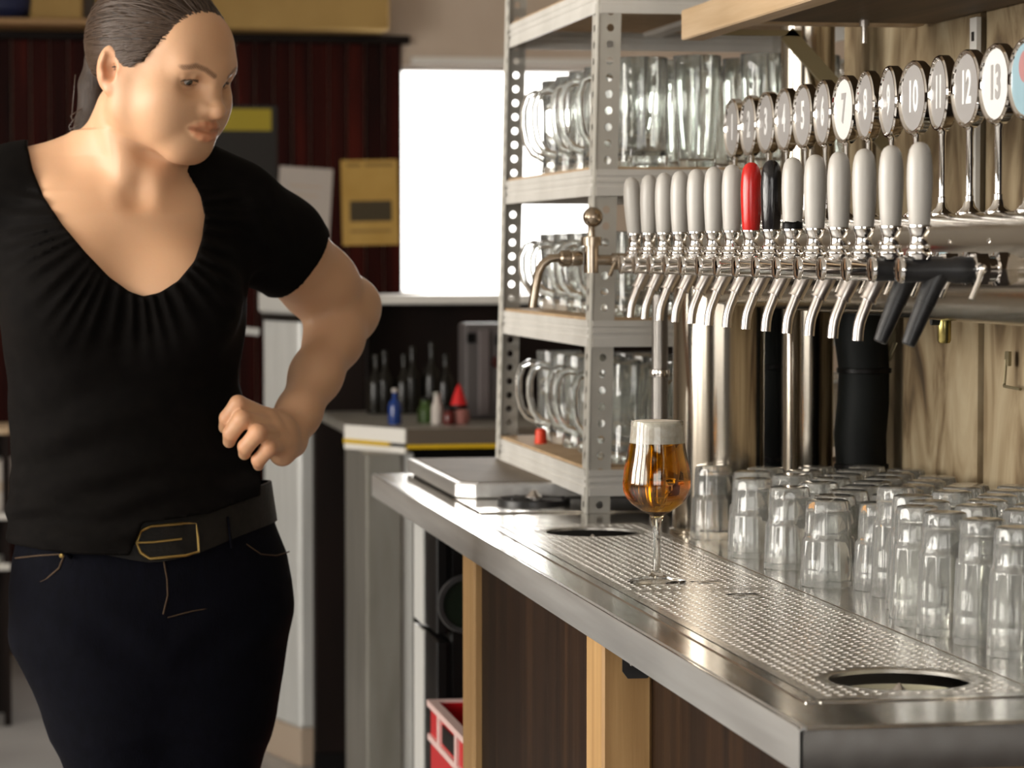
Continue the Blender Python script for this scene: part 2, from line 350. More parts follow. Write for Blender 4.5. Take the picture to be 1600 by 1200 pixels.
obj('bundle', b.mesh('bundle', 'navy'), t); obj('knot', MB().lathe([(0, .13), (.02, .135), (.025, .15), (.012, .17), (0, .172)], 12).mesh('knot', 'navy'), t)
def sheet(name, label, x0, y0, x1, y1, mat, tilt=0, extra=()):
    a = at(x0, y1, YB-.02); c = at(x1, y0, YB-.02); mx = (a[0]+c[0])/2; mz = (a[2]+c[2])/2
    t = thing(name, label, 'poster', (mx, YB-.019, mz)); t.rotation_euler = (0, tilt, 0)
    W, H = c[0]-a[0], c[2]-a[2]
    obj('sheet', boxm('sheet', mat, -W/2, W/2, -.004, 0, -H/2, H/2), t)
    for nm_, u0, v0, u1, v1, mm in extra:
        obj(nm_, boxm(nm_, mm, -W/2+u0*W, -W/2+u1*W, -.0055, -.0035, H/2-v1*H, H/2-v0*H), t)
sheet('dark_poster', 'black poster with a mustard block pinned behind the person’s face', 300, 165, 433, 300, 'poster_k', 0,
      [('colour_block', .02, .04, .93, .29, 'poster_l'), ('text_line', .25, .60, .42, .63, 'ink_l'), ('text_line', .2, .70, .55, .73, 'ink_l'), ('text_line', .3, .80, .70, .83, 'ink_l')])
sheet('paper_notice', 'white paper notice hanging left of the amber poster', 434, 262, 517, 372, 'paper', .06, [('text_line', .2, .25, .8, .28, 'plaster'), ('text_line', .2, .38, .75, .41, 'plaster')])
sheet('amber_poster', 'amber poster with a dark picture block beside the bright window', 534, 250, 622, 383, 'poster_y', -.02,
      [('picture_block', .14, .48, .88, .72, 'ink'), ('text_line', .1, .04, .34, .08, 'ink_l'), ('text_line', .42, .04, .92, .08, 'ink_l'), ('text_line', .14, .82, .86, .85, 'ink_l')])
# low dark partition with a white ledge under the window
px0 = .955
t = thing('partition', 'low dark partition topped by a white ledge under the bright window', 'partition', (1.35, 7.6, 0))
obj('panel', boxm('panel', 'darkpanel', px0-1.35, .75, -.05, .05, 0, 1.225, bev=.004), t)
obj('ledge', boxm('ledge', 'white_paint', px0-1.38, .78, -.14, .10, 1.225, 1.25, bev=.004), t)
# silver fridge
fx, fy = at(413, 1120, 7.8)[:2]
t = thing('silver_fridge', 'tall pale fridge with a white lid seen under the bent arm', 'fridge', (fx, fy, 0), math.radians(16))
obj('plinth', boxm('plinth', 'beige', .0, .09, -.26, 0, 0, .10, bev=.004), t)
obj('cabinet', boxm('cabinet', 'appl_silver', 0, .09, -.26, 0, .10, 1.19, bev=.008), t)
obj('lid', boxm('lid', 'appl_white', -.012, .095, -.265, .01, 1.196, 1.262, bev=.01), t)
obj('door_seal', boxm('door_seal', 'black', -.004, .093, -.262, .004, 1.178, 1.197), t)
hb = MB(); hb.tube([(-.004, .02, 1.145), (-.05, .03, 1.15), (-.065, .03, 1.15)], .011, 10)
obj('handle', hb.mesh('handle', 'appl_white'), t)
# dark post at the end of the back bench
t = thing('dark_post', 'tall dark brown post between the fridge and the grey steel cabinet', 'post', (at(530, 900, 7.45)[0], 7.45, 0))
obj('board', boxm('board', 'darkpanel', -.066, .066, -.03, .03, 0, 1.245, bev=.004), t)
obj('foot_block', boxm('foot_block', 'black', -.066, .066, -.034, .034, 0, .06, bev=.004), t)
# back bench with white edge and yellow strip
pa = at(540, 667, 6.8); pb = at(635, 676, 6.6)
t = thing('back_bench', 'back bench with a pale edge and a yellow strip under the partition', 'bench', (pb[0], pb[1], 0))
dx, dy = pa[0]-pb[0], pa[1]-pb[1]
poly = [(0, 0), (1.0, .0), (1.0, .78), (dx, .78), (dx, dy)]
obj('top', MB().prism(poly, .93, .952).mesh('top', 'grey_metal', smooth=False), t)
obj('edge_strip', boxm('edge_strip', 'bench_front', .0, 1.0, -.008, 0, .915, .952), t)
obj('yellow_strip', boxm('yellow_strip', 'yellow', .0, 1.0, -.011, 0, .907, .916), t)
L_ = math.hypot(dx, dy); ang = math.atan2(dy, dx)
e = obj('end_strip', boxm('end_strip', 'white_paint', 0, L_, -.004, .004, .918, .952), t, rot=(0, 0, ang))
e = obj('yellow_strip', boxm('yellow_strip', 'yellow', .06, L_, -.004, .007, .909, .919), t, rot=(0, 0, ang))
e = obj('lower_strip', boxm('lower_strip', 'white_paint', 0, L_, -.004, .004, .895, .909), t, rot=(0, 0, ang))
xl, xr = at(571, 900, 6.65)[0]-pb[0], at(627, 900, 6.65)[0]-pb[0]
obj('steel_side', boxm('steel_side', 'grey_metal', xl, xr, .03, .45, 0, .894, bev=.004), t)
xq = at(641, 900, 6.7)[0]-pb[0]
obj('corner_post', boxm('corner_post', 'appl_silver', xr, xq, .04, .08, 0, .894, bev=.003), t)
obj('back_panel', boxm('back_panel', 'black', xq, 1.0, .1, .12, 0, .9), t)
obj('kick_plate', boxm('kick_plate', 'black', xl-.0, xq, .01, .03, 0, .06), t)
BZ = .952
def bottle(name, label, px, Y, h, r, mat, capm, group=None, neck=.35):
    X = at(px, 660, Y)[0]
    t = thing(name, label, 'bottle', (X, Y, BZ), 0, group)
    b = MB().lathe([(0, 0), (r, 0), (r*1.02, .004), (r, h*.5), (r*.9, h*.58), (r*neck, h*.72), (r*neck, h*.9), (0, h*.9)], 16); obj('body', b.mesh('body', mat), t)
    b = MB().lathe([(0, h*.9), (r*neck*1.25, h*.9), (r*neck*1.25, h), (0, h)], 12); obj('cap', b.mesh('cap', capm), t)
bottle('bottle', 'blue bottle with a pale cap on the back bench', 617, 6.8, .085, .016, 'blue', 'paper')
bottle('bottle', 'white bottle with a grey cap on the back bench left of the figurine', 683, 6.8, .075, .014, 'paper', 'grey_metal', neck=.6)
bottle('bottle', 'short green bottle on the back bench beside the white bottle', 665, 6.85, .06, .020, 'green', 'darkglass', neck=.6)
for k, (px, h) in enumerate([(588, .15), (602, .16), (632, .15), (645, .17), (675, .18), (697, .15)]):
    bottle('dark_bottle', ORD[k]+' dark bottle from the left at the back of the bench, before the partition', px, 7.25, h, .024, 'darkglass', 'darkglass', 'dark bottles on the back bench')
t = thing('garden_gnome', 'small figurine with a pointed red hat on the back bench', 'figurine', (at(717, 660, 6.78)[0], 6.78, BZ))
obj('body', MB().lathe([(0, 0), (.022, 0), (.026, .012), (.024, .03), (.014, .04), (0, .042)], 14).mesh('body', 'pink'), t)
obj('collar', MB().lathe([(.018, .036), (.022, .040), (.021, .046), (0, .048)], 14).mesh('collar', 'black'), t)
obj('hat', MB().lathe([(.021, .044), (.019, .05), (.014, .066), (.007, .085), (0, .098)], 14).mesh('hat', 'redhat'), t)
t = thing('red_jar', 'dark red jar on the back bench beside the figurine', 'jar', (at(702, 664, 6.76)[0], 6.76, BZ))
obj('body', MB().lathe([(0, 0), (.014, 0), (.015, .01), (.014, .028), (.010, .033), (0, .033)], 14).mesh('body', flat('dark_red_glass', (.10, .01, .008), .2)), t)
obj('lid', MB().lathe([(0, .033), (.012, .033), (.012, .040), (0, .040)], 12).mesh('lid', 'black'), t)
xa = at(742, 590, 7.0)[0]
t = thing('coffee_grinder', 'pale grey machine with dark knobs at the end of the back bench', 'machine', (xa, 7.0, BZ))
obj('housing', boxm('housing', flat('machine_grey', (.085, .075, .075), .5), -.032, .075, -.05, .06, .0, .235, bev=.006), t)
obj('column', boxm('column', flat('machine_grey_light', (.13, .11, .11), .5), .0, .028, -.058, -.05, .01, .22, bev=.003), t)
for (kx, kz) in ((-.02, .20), (.05, .195)): obj('vent', boxm('vent', 'black', kx-.008, kx+.012, -.055, -.049, kz-.012, kz+.012), t)
obj('drip_head', MB().lathe([(0, -.058), (.014, -.058), (.017, -.052), (.017, -.048), (0, -.048)], 14, axis='y', c=(.05, 0, .14)).mesh('drip_head', flat('machine_maroon', (.05, .012, .01), .4)), t)
# low things seen at the far left edge
t = thing('low_shelf', 'low wooden shelf unit at the left edge behind the person', 'shelf', (at(-20, 800, 8.6)[0], 8.6, 0))
obj('upright', boxm('upright', 'darkpanel', -.9, .06, .0, .04, 0, .86), t)
for z0, mm in ((.86, 'beam'), (.615, 'white_paint'), (.47, 'white_paint')):
    obj('shelf_board', boxm('shelf_board', mm, -.9, .066, -.25, .03, z0-.02, z0, bev=.003), t)
obj('side_panel', boxm('side_panel', 'darkpanel', .045, .066, -.24, .02, 0, .84), t)
t = thing('paper_bundle', 'pale paper bundle on the low shelf at the left edge', 'paper', (at(-4, 730, 8.5)[0], 8.45, .615))
obj('stack', boxm('stack', 'paper', -.2, .055, -.08, .08, 0, .15, bev=.01), t)
obj('band', boxm('band', 'beige', -.202, .057, -.083, .083, .06, .09, bev=.003), t)

# ------------------------------------------------------------------ the steel bar counter
FX = .637                                    # front edge
YN, YJ, YE = 2.25, 4.028, 4.99               # near end, joint, far end
TX0, TX1, TY0, TY1 = .684, .903, 2.380, 4.0  # tray opening
counter = thing('bar_counter', 'long stainless steel bar counter with a folded front edge', 'counter', (0, 0, 0))
b = MB(); z0, z1 = CZ-.004, CZ
b.box(FX+.001, TX0, YN+.001, YJ-.001, z0, z1); b.box(TX1, XW-.002, YN+.001, YJ-.001, z0, z1)
b.box(TX0, TX1, YN+.001, TY0, z0, z1); b.box(TX0, TX1, TY1, YJ-.001, z0, z1)
obj('worktop', b.mesh('worktop', 'steel_top', smooth=False), counter)
b = MB(); b.prism([(FX+.001, YJ+.001), (XW-.002, YJ+.001), (XW-.002, 4.13), (1.5, 4.13), (1.5, YE), (FX+.001, YE)], z0, z1)
obj('worktop', b.mesh('worktop', 'steel_top', smooth=False), counter)
def fascia(y0, y1):
    # folded front lip with a rolled top edge
    pr = [(FX, CZ-.038), (FX, CZ-.003), (FX+.001, CZ-.0008), (FX+.003, CZ+.0003), (FX+.006, CZ+.0003), (FX+.006, CZ-.003), (FX+.003, CZ-.005), (FX+.003, CZ-.038)]
    return MB().prism(pr, y0, y1, 'y').mesh('front_lip', 'steel_side', ang=60)
obj('front_lip', fascia(YN, YJ-.0006), counter); obj('front_lip', fascia(YJ+.0006, YE), counter)
pr = [(YN, CZ-.038), (YN, CZ-.003), (YN+.001, CZ-.0008), (YN+.003, CZ+.0003), (YN+.006, CZ+.0003), (YN+.006, CZ-.003), (YN+.003, CZ-.005), (YN+.003, CZ-.038)]
obj('end_lip', MB().prism(pr, FX+.0005, XW-.002, 'x').mesh('end_lip', 'steel_top', ang=60), counter)
obj('end_lip', boxm('end_lip', 'steel_side', FX+.002, 1.5, YE, YE+.003, CZ-.038, CZ), counter)
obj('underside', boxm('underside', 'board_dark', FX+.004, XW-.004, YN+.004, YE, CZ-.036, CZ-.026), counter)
# drip tray: frame, two perforated grates, basin
tray = thing('drip_tray', 'perforated steel drip tray set into the counter below the taps', 'drip tray', (0, 0, 0))
b = MB(); fx0, fx1, fy0, fy1 = TX0-.007, TX1+.005, TY0-.007, TY1+.006; wz = CZ+.0014
for q in ((fx0, fx0+.013, fy0, fy1), (fx1-.013, fx1, fy0, fy1), (fx0+.013, fx1-.013, fy0, fy0+.013), (fx0+.013, fx1-.013, fy1-.013, fy1)): b.box(*q, CZ-.002, wz)
obj('frame', b.mesh('frame', 'steel_top', bev=.0007, seg=1), tray)
b = MB(); b.box(TX0, TX1, TY0, TY1, CZ-.025, CZ-.0227); b.box(TX0, TX0+.002, TY0, TY1, CZ-.025, CZ-.004); b.box(TX1-.002, TX1, TY0, TY1, CZ-.025, CZ-.004)
b.box(TX0, TX1, TY0, TY0+.002, CZ-.025, CZ-.004); b.box(TX0, TX1, TY1-.002, TY1, CZ-.025, CZ-.004)
obj('basin', b.mesh('basin', 'steel_dark', smooth=False), tray)
def grate(x0, x1, y0, y1, big, small):
    b = MB(); zz = CZ+.0012; px, py = .0115, .0150
    nx = int((x1-x0-.012)/px); ny = int((y1-y0-.012)/py)
    ox = (x0+x1-nx*px)/2; oy = (y0+y1-ny*py)/2
    def busy(cx, cy):
        return any((cx-hx)**2+(cy-hy)**2 < (hr+.011)**2 for hx, hy, hr in big) or any(abs(cx-hx) < hr+.006 and abs(cy-hy) < hr+.007 for hx, hy, hr in small)
    o8 = [(-1, -1), (0, -1), (1, -1), (1, 0), (1, 1), (0, 1), (-1, 1), (-1, 0)]
    for j in range(ny):
        for i in range(nx):
            cx = ox+(i+.5)*px; cy = oy+(j+.5)*py
            if busy(cx, cy): continue
            s = px*.03*(1 if j % 2 else -1)
            vs = [(cx+a*px/2, cy+c*py/2, zz) for a, c in o8]
            for r_, h_ in ((.0039, zz+.00025), (.0033, zz+.0001), (.0031, zz-.002)):
                for k in range(8):
                    t = -PI*.75+k*PI/4; vs.append((cx+s+r_*math.cos(t), cy+r_*math.sin(t), h_))
            fs = []
            for rr in range(3):
                for k in range(8): fs.append((rr*8+k, rr*8+(k+1) % 8, rr*8+8+(k+1) % 8, rr*8+8+k))
            b.add(vs, fs)
    # plain rim and the plain sheet around the big hole
    b.box(x0, ox, y0, y1, zz-.002, zz); b.box(ox+nx*px, x1, y0, y1, zz-.002, zz); b.box(ox, ox+nx*px, y0, oy, zz-.002, zz); b.box(ox, ox+nx*px, oy+ny*py, y1, zz-.002, zz)
    for hx, hy, hr in big+small:
        n = 40; e = .020 if hr > .02 else .012
        vs = []
        for r_, h_ in ((hr+e, zz-.0004), (hr+.0012, zz-.0003), (hr, zz-.0007), (hr, zz-.004)):
            for k in range(n):
                X = hx+r_*math.cos(2*PI*k/n); vs.append((min(max(X, x0+.001), x1-.001), hy+r_*math.sin(2*PI*k/n), h_))
        b.add(vs, [(r_*n+k, r_*n+(k+1) % n, (r_+1)*n+(k+1) % n, (r_+1)*n+k) for r_ in range(3) for k in range(n)])
    return b.mesh('grate', 'grate', ang=50)
H1, H2 = (.797, 2.487, .064), (.803, 3.885, .064)
g1 = obj('grate', grate(TX0+.008, TX1-.010, TY0+.008, 3.187, [H1], [(.822, 3.125, .0085)]), tray)
g2 = obj('grate', grate(TX0+.008, TX1-.010, 3.1895, TY1-.008, [H2], [(.812, 3.255, .0085)]), tray)
obj('cross_bar', boxm('cross_bar', 'steel_dark', TX0+.002, TX1-.002, 3.17, 3.205, CZ-.022, CZ-.004), tray)
for (hx, hy, hr), pale in ((H1, 1), (H2, 0)):
    b = MB(); b.lathe([(.030, -.046), (hr-.012, -.044), (hr-.006, -.040), (hr-.012, -.043), (.0, -.043)] if 0 else [(0, -.019), (.040, -.019), (hr-.010, -.016), (hr-.004, -.012), (hr-.004, -.0225), (0, -.0225)], 36, (hx, hy, CZ))
    obj('rinser_dish', b.mesh('rinser_dish', flat('pale_dish', (.62, .60, .45), .3) if pale else 'steel_dark'), tray)
    b = MB(); b.lathe([(.016, -.020), (.011, -.012), (.004, -.006), (.0015, -.003), (0, -.002)], 14, (hx, hy, CZ)); obj('rinser_nozzle', b.mesh('rinser_nozzle', 'satin'), tray)
# glass rinser on the far counter section
t = thing('glass_rinser', 'round black spoked glass rinser on the far section of the counter', 'rinser', (.800, 4.315, CZ))
obj('plate', MB().box(-.105, .20, -.13, .13, 0, .003).mesh('plate', 'steel_top', bev=.001, seg=1), t)
obj('ring', MB().lathe([(.050, .003), (.056, .003), (.056, .010), (.053, .012), (.048, .011), (.048, .003), (.050, .003)], 40).mesh('ring', 'black_rubber'), t)
obj('dish', MB().lathe([(0, .0035), (.05, .0035), (.05, .005), (0, .0042)], 32).mesh('dish', 'black'), t)
sp = MB().tube([(.008, 0, .010), (.05, 0, .010)], .0035, 8).mesh('spoke', 'black_rubber')
for k in range(7): obj('spoke', sp, t, rot=(0, 0, 2*PI*k/7+.2))
obj('nozzle', MB().lathe([(0, .003), (.013, .003), (.013, .014), (.008, .018), (.004, .024), (0, .024)], 20).mesh('nozzle', 'satin'), t)
# steel drainer box behind it, below the rack
t = thing('drainer_box', 'low steel drainer box with a chamfered corner below the glass rack', 'drainer', (.697, 4.41, CZ))
poly = [(0, .03), (.03, 0), (.50, 0), (.50, .56), (0, .56)]
obj('shell', MB().prism(poly, .004, .027).mesh('shell', 'steel_side', smooth=False, bev=.002, seg=1), t)
obj('top_tray', MB().prism([(.012, .04), (.036, .014), (.49, .014), (.49, .55), (.012, .55)], .027, .0285).mesh('top_tray', noisy('drainer_brown_steel', [(.3, (.15, .12, .09)), (.7, (.21, .17, .13))], (1, 1, 1), 8, 4, .6, .1, spec=.2), smooth=False), t)
obj('base', MB().prism([(.01, .04), (.04, .01), (.49, .01), (.49, .55), (.01, .55)], 0, .004).mesh('base', 'black', smooth=False), t)
# ------------------------------------------------------------------ cabinet under the counter
cab = thing('bar_cabinet', 'dark walnut bar cabinet front with pale pine posts under the counter', 'cabinet', (0, 0, 0))
zt = CZ-.037
obj('panel', boxm('panel', 'walnut', .655, .675, 3.15, 3.93, 0, zt, bev=.002), cab)
obj('post', boxm('post', 'pine', .644, .70, 3.93, 4.028, 0, zt, bev=.003), cab)
obj('post', boxm('post', 'pine', .644, .700, 3.062, 3.150, 0, zt, bev=.003), cab)
obj('panel', boxm('panel', 'walnut', .700, .72, 2.42, 3.10, 0, zt, bev=.002), cab)
obj('post', boxm('post', 'pine', .70, .78, 2.30, 2.42, 0, zt, bev=.003), cab)
obj('end_panel', boxm('end_panel', 'pine', .78, XW-.004, 2.33, 2.35, 0, zt, bev=.002), cab)
obj('side_panel', boxm('side_panel', 'pine', .70, XW-.004, 4.0, 4.026, 0, zt, bev=.002), cab)
br = obj('bracket', MB().prism([(.666, zt-.034), (.672, zt-.042), (.694, zt-.042), (.6995, zt-.036), (.6995, zt-.002), (.666, zt-.002)], 3.0595, 3.0625, 'y').mesh('bracket', 'black_rubber', smooth=False), cab)
for xs_ in (.676, .690): obj('screw', MB().lathe([(0, 0), (.0028, 0), (.0022, -.0015), (0, -.002)], 10, (xs_, 3.0595, zt-.026), 'y').mesh('screw', 'chrome'), br)
# black under-counter fridge beyond, red crates in front of it
t = thing('undercounter_fridge', 'black under-counter fridge with white door edges below the far counter', 'fridge', (.722, 4.72, 0))
obj('body', boxm('body', 'black', .012, .5, 0, .24, .03, zt-.004, bev=.004), t)
for z0, z1 in ((.03, .715), (.725, zt-.006)):
    d = obj('door', boxm('door', 'black', -.012, .008, -.004, .24, z0, z1, bev=.003), t)
    obj('edge_trim', boxm('edge_trim', 'appl_white', -.015, -.011, .13, .24, z0, z1), d)
    obj('door_gasket', boxm('door_gasket', 'black', .008, .012, 0, .24, z0+.004, z1-.004), d)
obj('kick_plate', boxm('kick_plate', 'black', .03, .48, .02, .22, 0, .03), t)
t = thing('round_tin', 'dark round tin hanging in the gap beside the under-counter fridge', 'tin', (.742, 4.6, .79))
obj('rim', MB().lathe([(.040, -.006), (.047, -.006), (.049, 0), (.047, .006), (.040, .006), (.040, -.006)], 28, axis='y').mesh('rim', 'black_rubber'), t)
obj('face', MB().lathe([(0, -.002), (.040, -.002), (.040, .01), (0, .01)], 28, axis='y').mesh('face', flat('dark_green_paint', (.004, .009, .004), .5, 0, .2)), t)
obj('hanger', MB().tube([(0, .003, .045), (0, .003, zt-.79)], .002, 6).mesh('hanger', 'black'), t)
def crate(x, y, z, label):
    t = thing('bottle_crate', label, 'crate', (x, y, z), 0, 'red bottle crates under the counter')
    b = MB(); W, D, H, k = .30, .40, .27, .012
    for q in ((0, k, 0, D), (W-k, W, 0, D), (k, W-k, 0, k), (k, W-k, D-k, D)): b.box(*q, 0, H)
    b.box(k, W-k, k, D-k, 0, .01)
    obj('shell', b.mesh('shell', 'crate', smooth=False), t)
    obj('top_rim', MB().box(-.006, .010, -.006, D+.006, H-.006, H+.004).box(W-.010, W+.006, -.006, D+.006, H-.006, H+.004).box(.010, W-.010, -.006, .010, H-.006, H+.004).box(.010, W-.010, D-.010, D+.006, H-.006, H+.004).mesh('top_rim', 'crate_w', smooth=False), t)
    obj('side_rib', boxm('side_rib', 'crate_w', -.005, 0, -.004, D+.004, H-.062, H-.052), t)
    for yy in (.10, .28): obj('side_rib', boxm('side_rib', 'crate_w', -.005, 0, yy, yy+.02, H-.052, H-.006), t)
    obj('handle_slot', boxm('handle_slot', 'black', -.003, .001, .14, .26, H-.045, H-.015), t)
    obj('side_panel', boxm('side_panel', 'crate_w', -.003, 0, .18, .19, .02, .14), t)
    return t
crate(.698, 4.30, .345, 'red plastic bottle crate under the counter beside the pine post, top of its stack')
crate(.698, 4.30, .065, 'red plastic bottle crate under the counter, bottom of its stack on the floor')
t = thing('crate_dolly', 'low black dolly on the floor under the red crates', 'dolly', (.698, 4.30, 0))
obj('deck', boxm('deck', 'black', -.01, .31, -.01, .41, .025, .065), t)
wh = MB().lathe([(0, -.01), (.012, -.01), (.0125, -.008), (.0125, .008), (.012, .01), (0, .01)], 14, (0, 0, .0125), 'x').mesh('wheel', 'black_rubber')
for wx, wy in ((.02, .02), (.28, .02), (.02, .38), (.28, .38)): obj('wheel', wh, t, (wx, wy, 0))
# ------------------------------------------------------------------ steel tap tower
TXC, TZC, TR = .975, 1.345, .056
tower = thing('tap_tower', 'stainless steel tap tower: a long horizontal tube on an upright', 'tap tower', (TXC, 3.86, CZ))
b = MB(); zc = TZC-CZ
b.lathe([(0, .07), (TR-.006, .07), (TR, .064), (TR, -1.9), (0, -1.9)], 48, (0, 0, zc), 'y'); obj('tube', b.mesh('tube', 'tower', ang=30), tower)
b = MB(); b.lathe([(.0633, .004), (.0633, zc-.02)], 48); b.lathe([(.0633, 0), (.068, 0), (.068, .006), (.0633, .008)], 40); obj('upright', b.mesh('upright', 'tower'), tower)
rv = MB().lathe([(0, -.0022), (.0022, -.0016), (.0032, 0), (0, .001)], 8, axis='x').mesh('rivet', 'chrome')
for k in range(12):
    a = math.radians(28); obj('rivet', rv, tower, (-TR*math.cos(a)+.0005, -.32-.115*k, zc+TR*math.sin(a)), (0, a, 0))
b = MB(); b.tube([(.05, -1.15, zc), (XW-TXC-.002, -1.15, zc)], .02, 16); b.tube([(.05, -.15, zc), (XW-TXC-.002, -.15, zc)], .02, 16); obj('wall_stay', b.mesh('wall_stay', 'tower'), tower)
# ---- taps
DY, Y1 = .0867, 3.773; HX = .837
TN = 15
def tap_meshes():
    D = {}
    def body(mat): return MB().lathe([(0, -.017), (.0095, -.017), (.0112, -.0155), (.0112, .030), (.0125, .034), (.0125, .05), (.0112, .054), (0, .054)], 24, axis='x', c=(0, 0, -.001)).mesh('body', mat)
    D['body'] = body('chrome'); D['body_k'] = body('black_rubber')
    D['face_cap'] = MB().lathe([(0, -.0215), (.0085, -.0215), (.0115, -.0205), (.0125, -.0185), (.0125, -.0165), (.0, -.0165)], 24, axis='x', c=(0, 0, -.001)).mesh('face_cap', 'chrome')
    b = MB(); b.lathe([(.010, .052), (.0165, .052), (.0165, .064), (.013, .066), (.013, .072), (.018, .074), (.018, .083), (0, .083)], 6, axis='x'); b.lathe([(0, .05), (.0125, .05), (.0125, .084), (0, .084)], 20, axis='x')
    D['collar'] = b.mesh('collar', 'chrome', ang=25)
    b = MB(); b.lathe([(0, -.004), (.005, -.003), (.0062, 0), (.005, .003), (0, .004)], 14, axis='y', c=(.055, -.014, 0)); b.tube([(.055, -.0165, -.001), (.051, -.018, -.012), (.044, -.019, -.028)], [.0028, .0026, .0030], 10)
    b.tube([(.055, -.012, 0), (.055, -.008, 0)], .004, 10)
    D['flow_lever'] = b.mesh('flow_lever', 'chrome')
    D['ferrule'] = MB().lathe([(0, .008), (.0105, .009), (.0122, .0125), (.0122, .0155), (.0098, .0185), (.0106, .0195), (.0106, .0215), (.0088, .0225), (.0078, .027), (.0082, .032), (.0102, .0375), (.0112, .039), (.0112, .0405), (0, .0405)], 24).mesh('ferrule', 'chrome', ang=30)
    def handle(mat): return MB().lathe([(0, .0405), (.0096, .0406), (.0100, .043), (.0108, .054), (.0116, .068), (.0120, .082), (.0118, .094), (.0110, .103), (.0096, .110), (.0070, .1145), (.0035, .1168), (0, .1174)], 28).mesh('handle', mat, ang=60)
    for k in ('white_plastic', 'red_plastic', 'black_plastic'): D[k] = handle(k)
    b = MB(); b.tube([(.017, 0, -.006), (.012, 0, -.016), (.006, 0, -.028), (.0045, 0, -.031)], [.0090, .0088, .0080, .0078], 16); b.tube([(.0048, 0, -.0305), (.0038, 0, -.0325)], .0088, 16)
    D['spout_neck'] = b.mesh('spout_neck', 'satin')
    b = MB(); path = [(.0044, 0, -.031), (.0015, 0, -.039), (-.0018, 0, -.047), (-.004, 0, -.054), (-.0052, 0, -.061), (-.006, 0, -.0715)]
    b.tube(path, .0056, 16, caps=False); b.tube(path[::-1], .0046, 16, caps=False)
    n = 16; o0 = len(b.v)
    D['spout'] = b.mesh('spout', 'satin')
    b = MB(); b.tube([(.019, 0, -.004), (.013, 0, -.016), (.006, 0, -.032)], [.0105, .0100, .0094], 18); b.tube([(.0062, 0, -.0315), (.0057, 0, -.0328)], .0097, 18)
    D['spout_neck_k'] = b.mesh('spout_neck', 'black_rubber')
    b = MB(); b.tube([(.006, 0, -.032), (-.004, 0, -.055), (-.010, 0, -.0695), (-.0104, 0, -.0705)], [.0090, .0080, .0066, .0055], 18); D['spout_k'] = b.mesh('spout', 'black_rubber')
    b = MB(); b.lathe([(.0097, .0405), (.0112, .0415), (.0114, .046), (.0108, .049), (.0114, .0465)], 18, flute=5, amp=[0, .0, .06, .12, 0]); D['tape'] = b.mesh('torn_tape', 'black')
    return D
TM = tap_meshes()
desc = {1: 'white-handled chrome beer tap at the far end of the row, beside the nickel standpipe', 8: 'chrome beer tap with the only red handle', 9: 'chrome beer tap with a glossy black handle beside the red one',
        10: 'white-handled chrome tap with torn black tape at the foot of its handle', 14: 'white-handled black-bodied beer tap, second from the near end of the row', 15: 'white-handled black-bodied beer tap nearest the camera, at the near end of the row'}
for n in range(1, TN+1):
    kind = {8: 'red_plastic', 9: 'black_plastic'}.get(n, 'white_plastic'); K = n >= 14
    lab = desc.get(n) or ('white-handled chrome beer tap, %s in the row from the far end' % ORD[n-1])
    t = thing('beer_tap', lab, 'beer tap', (HX, Y1-DY*(n-1), TZC), 0, 'row of beer taps')
    obj('body', TM['body_k' if K else 'body'], t)
    for q in ('face_cap', 'collar', 'flow_lever', 'ferrule'): obj(q, TM[q], t)
    h = obj('handle', TM[kind], t, rot=(0, 0, .5*n))
    if n == 10: obj('torn_tape', TM['tape'], h)
    if n == 1: h.rotation_euler = (0, -.07, 0); h.location = (.003, 0, -.001)
    obj('spout_neck', TM['spout_neck_k' if K else 'spout_neck'], t); obj('spout', TM['spout_k' if K else 'spout'], t)
# ---- numbered medallions on top of the tube
MZ = TZC+TR-.001
def medal_meshes():
    D = {}
    D['base'] = MB().lathe([(0, -.004), (.0135, -.004), (.0135, .001), (.0105, .003), (.0065, .007), (.0048, .013), (0, .013)], 24).mesh('base', 'chrome')
    D['stem'] = MB().lathe([(0, .012), (.0044, .012), (.0044, .018), (.0036, .019), (.0036, .083), (.0042, .084), (.0042, .089), (0, .089)], 16).mesh('stem', 'chrome')
    r = .040
    D['rim'] = MB().lathe([(0, .0065), (r*.96, .0065), (r, .0045), (r, -.0045), (r*.97, -.0065), (r*.93, -.0065), (r*.90, -.0045), (r*.885, -.0052), (r*.86, -.0040), (r*.86, 0), (0, 0)], 56, axis='x').mesh('rim', 'chrome', ang=28)
    for k in ('disc_grey', 'disc_pale'): D[k] = MB().lathe([(0, -.0042), (r*.865, -.0042), (r*.865, .001), (0, .001)], 56, axis='x').mesh('face', k, ang=30)
    b = MB(); b.prism([(-.004, .038), (0, .034), (.004, .038), (0, .042)], -.003, .003, 'y'); return D
MM = medal_meshes()
def numeral(txt, mat):
    cu = bpy.data.curves.new('numeral', 'FONT'); cu.body = txt; cu.size = .046; cu.align_x = 'CENTER'; cu.align_y = 'CENTER'; cu.extrude = .0004; cu.offset = .0016; cu.resolution_u = 3
    o = bpy.data.objects.new('numeral_src', cu); COL.objects.link(o); bpy.context.view_layer.update()
    me = bpy.data.meshes.new_from_object(o.evaluated_get(bpy.context.evaluated_depsgraph_get())); bpy.data.objects.remove(o)
    me.name = 'numeral'; me.materials.clear(); me.materials.append(M[mat]); return me
NUM = 'one two three four five six seven eight nine ten eleven twelve thirteen'.split()
YAW = [0, 0, 1, 0, 1, -2, 2, -2, -4, 4, -4, 2, 3, 4]
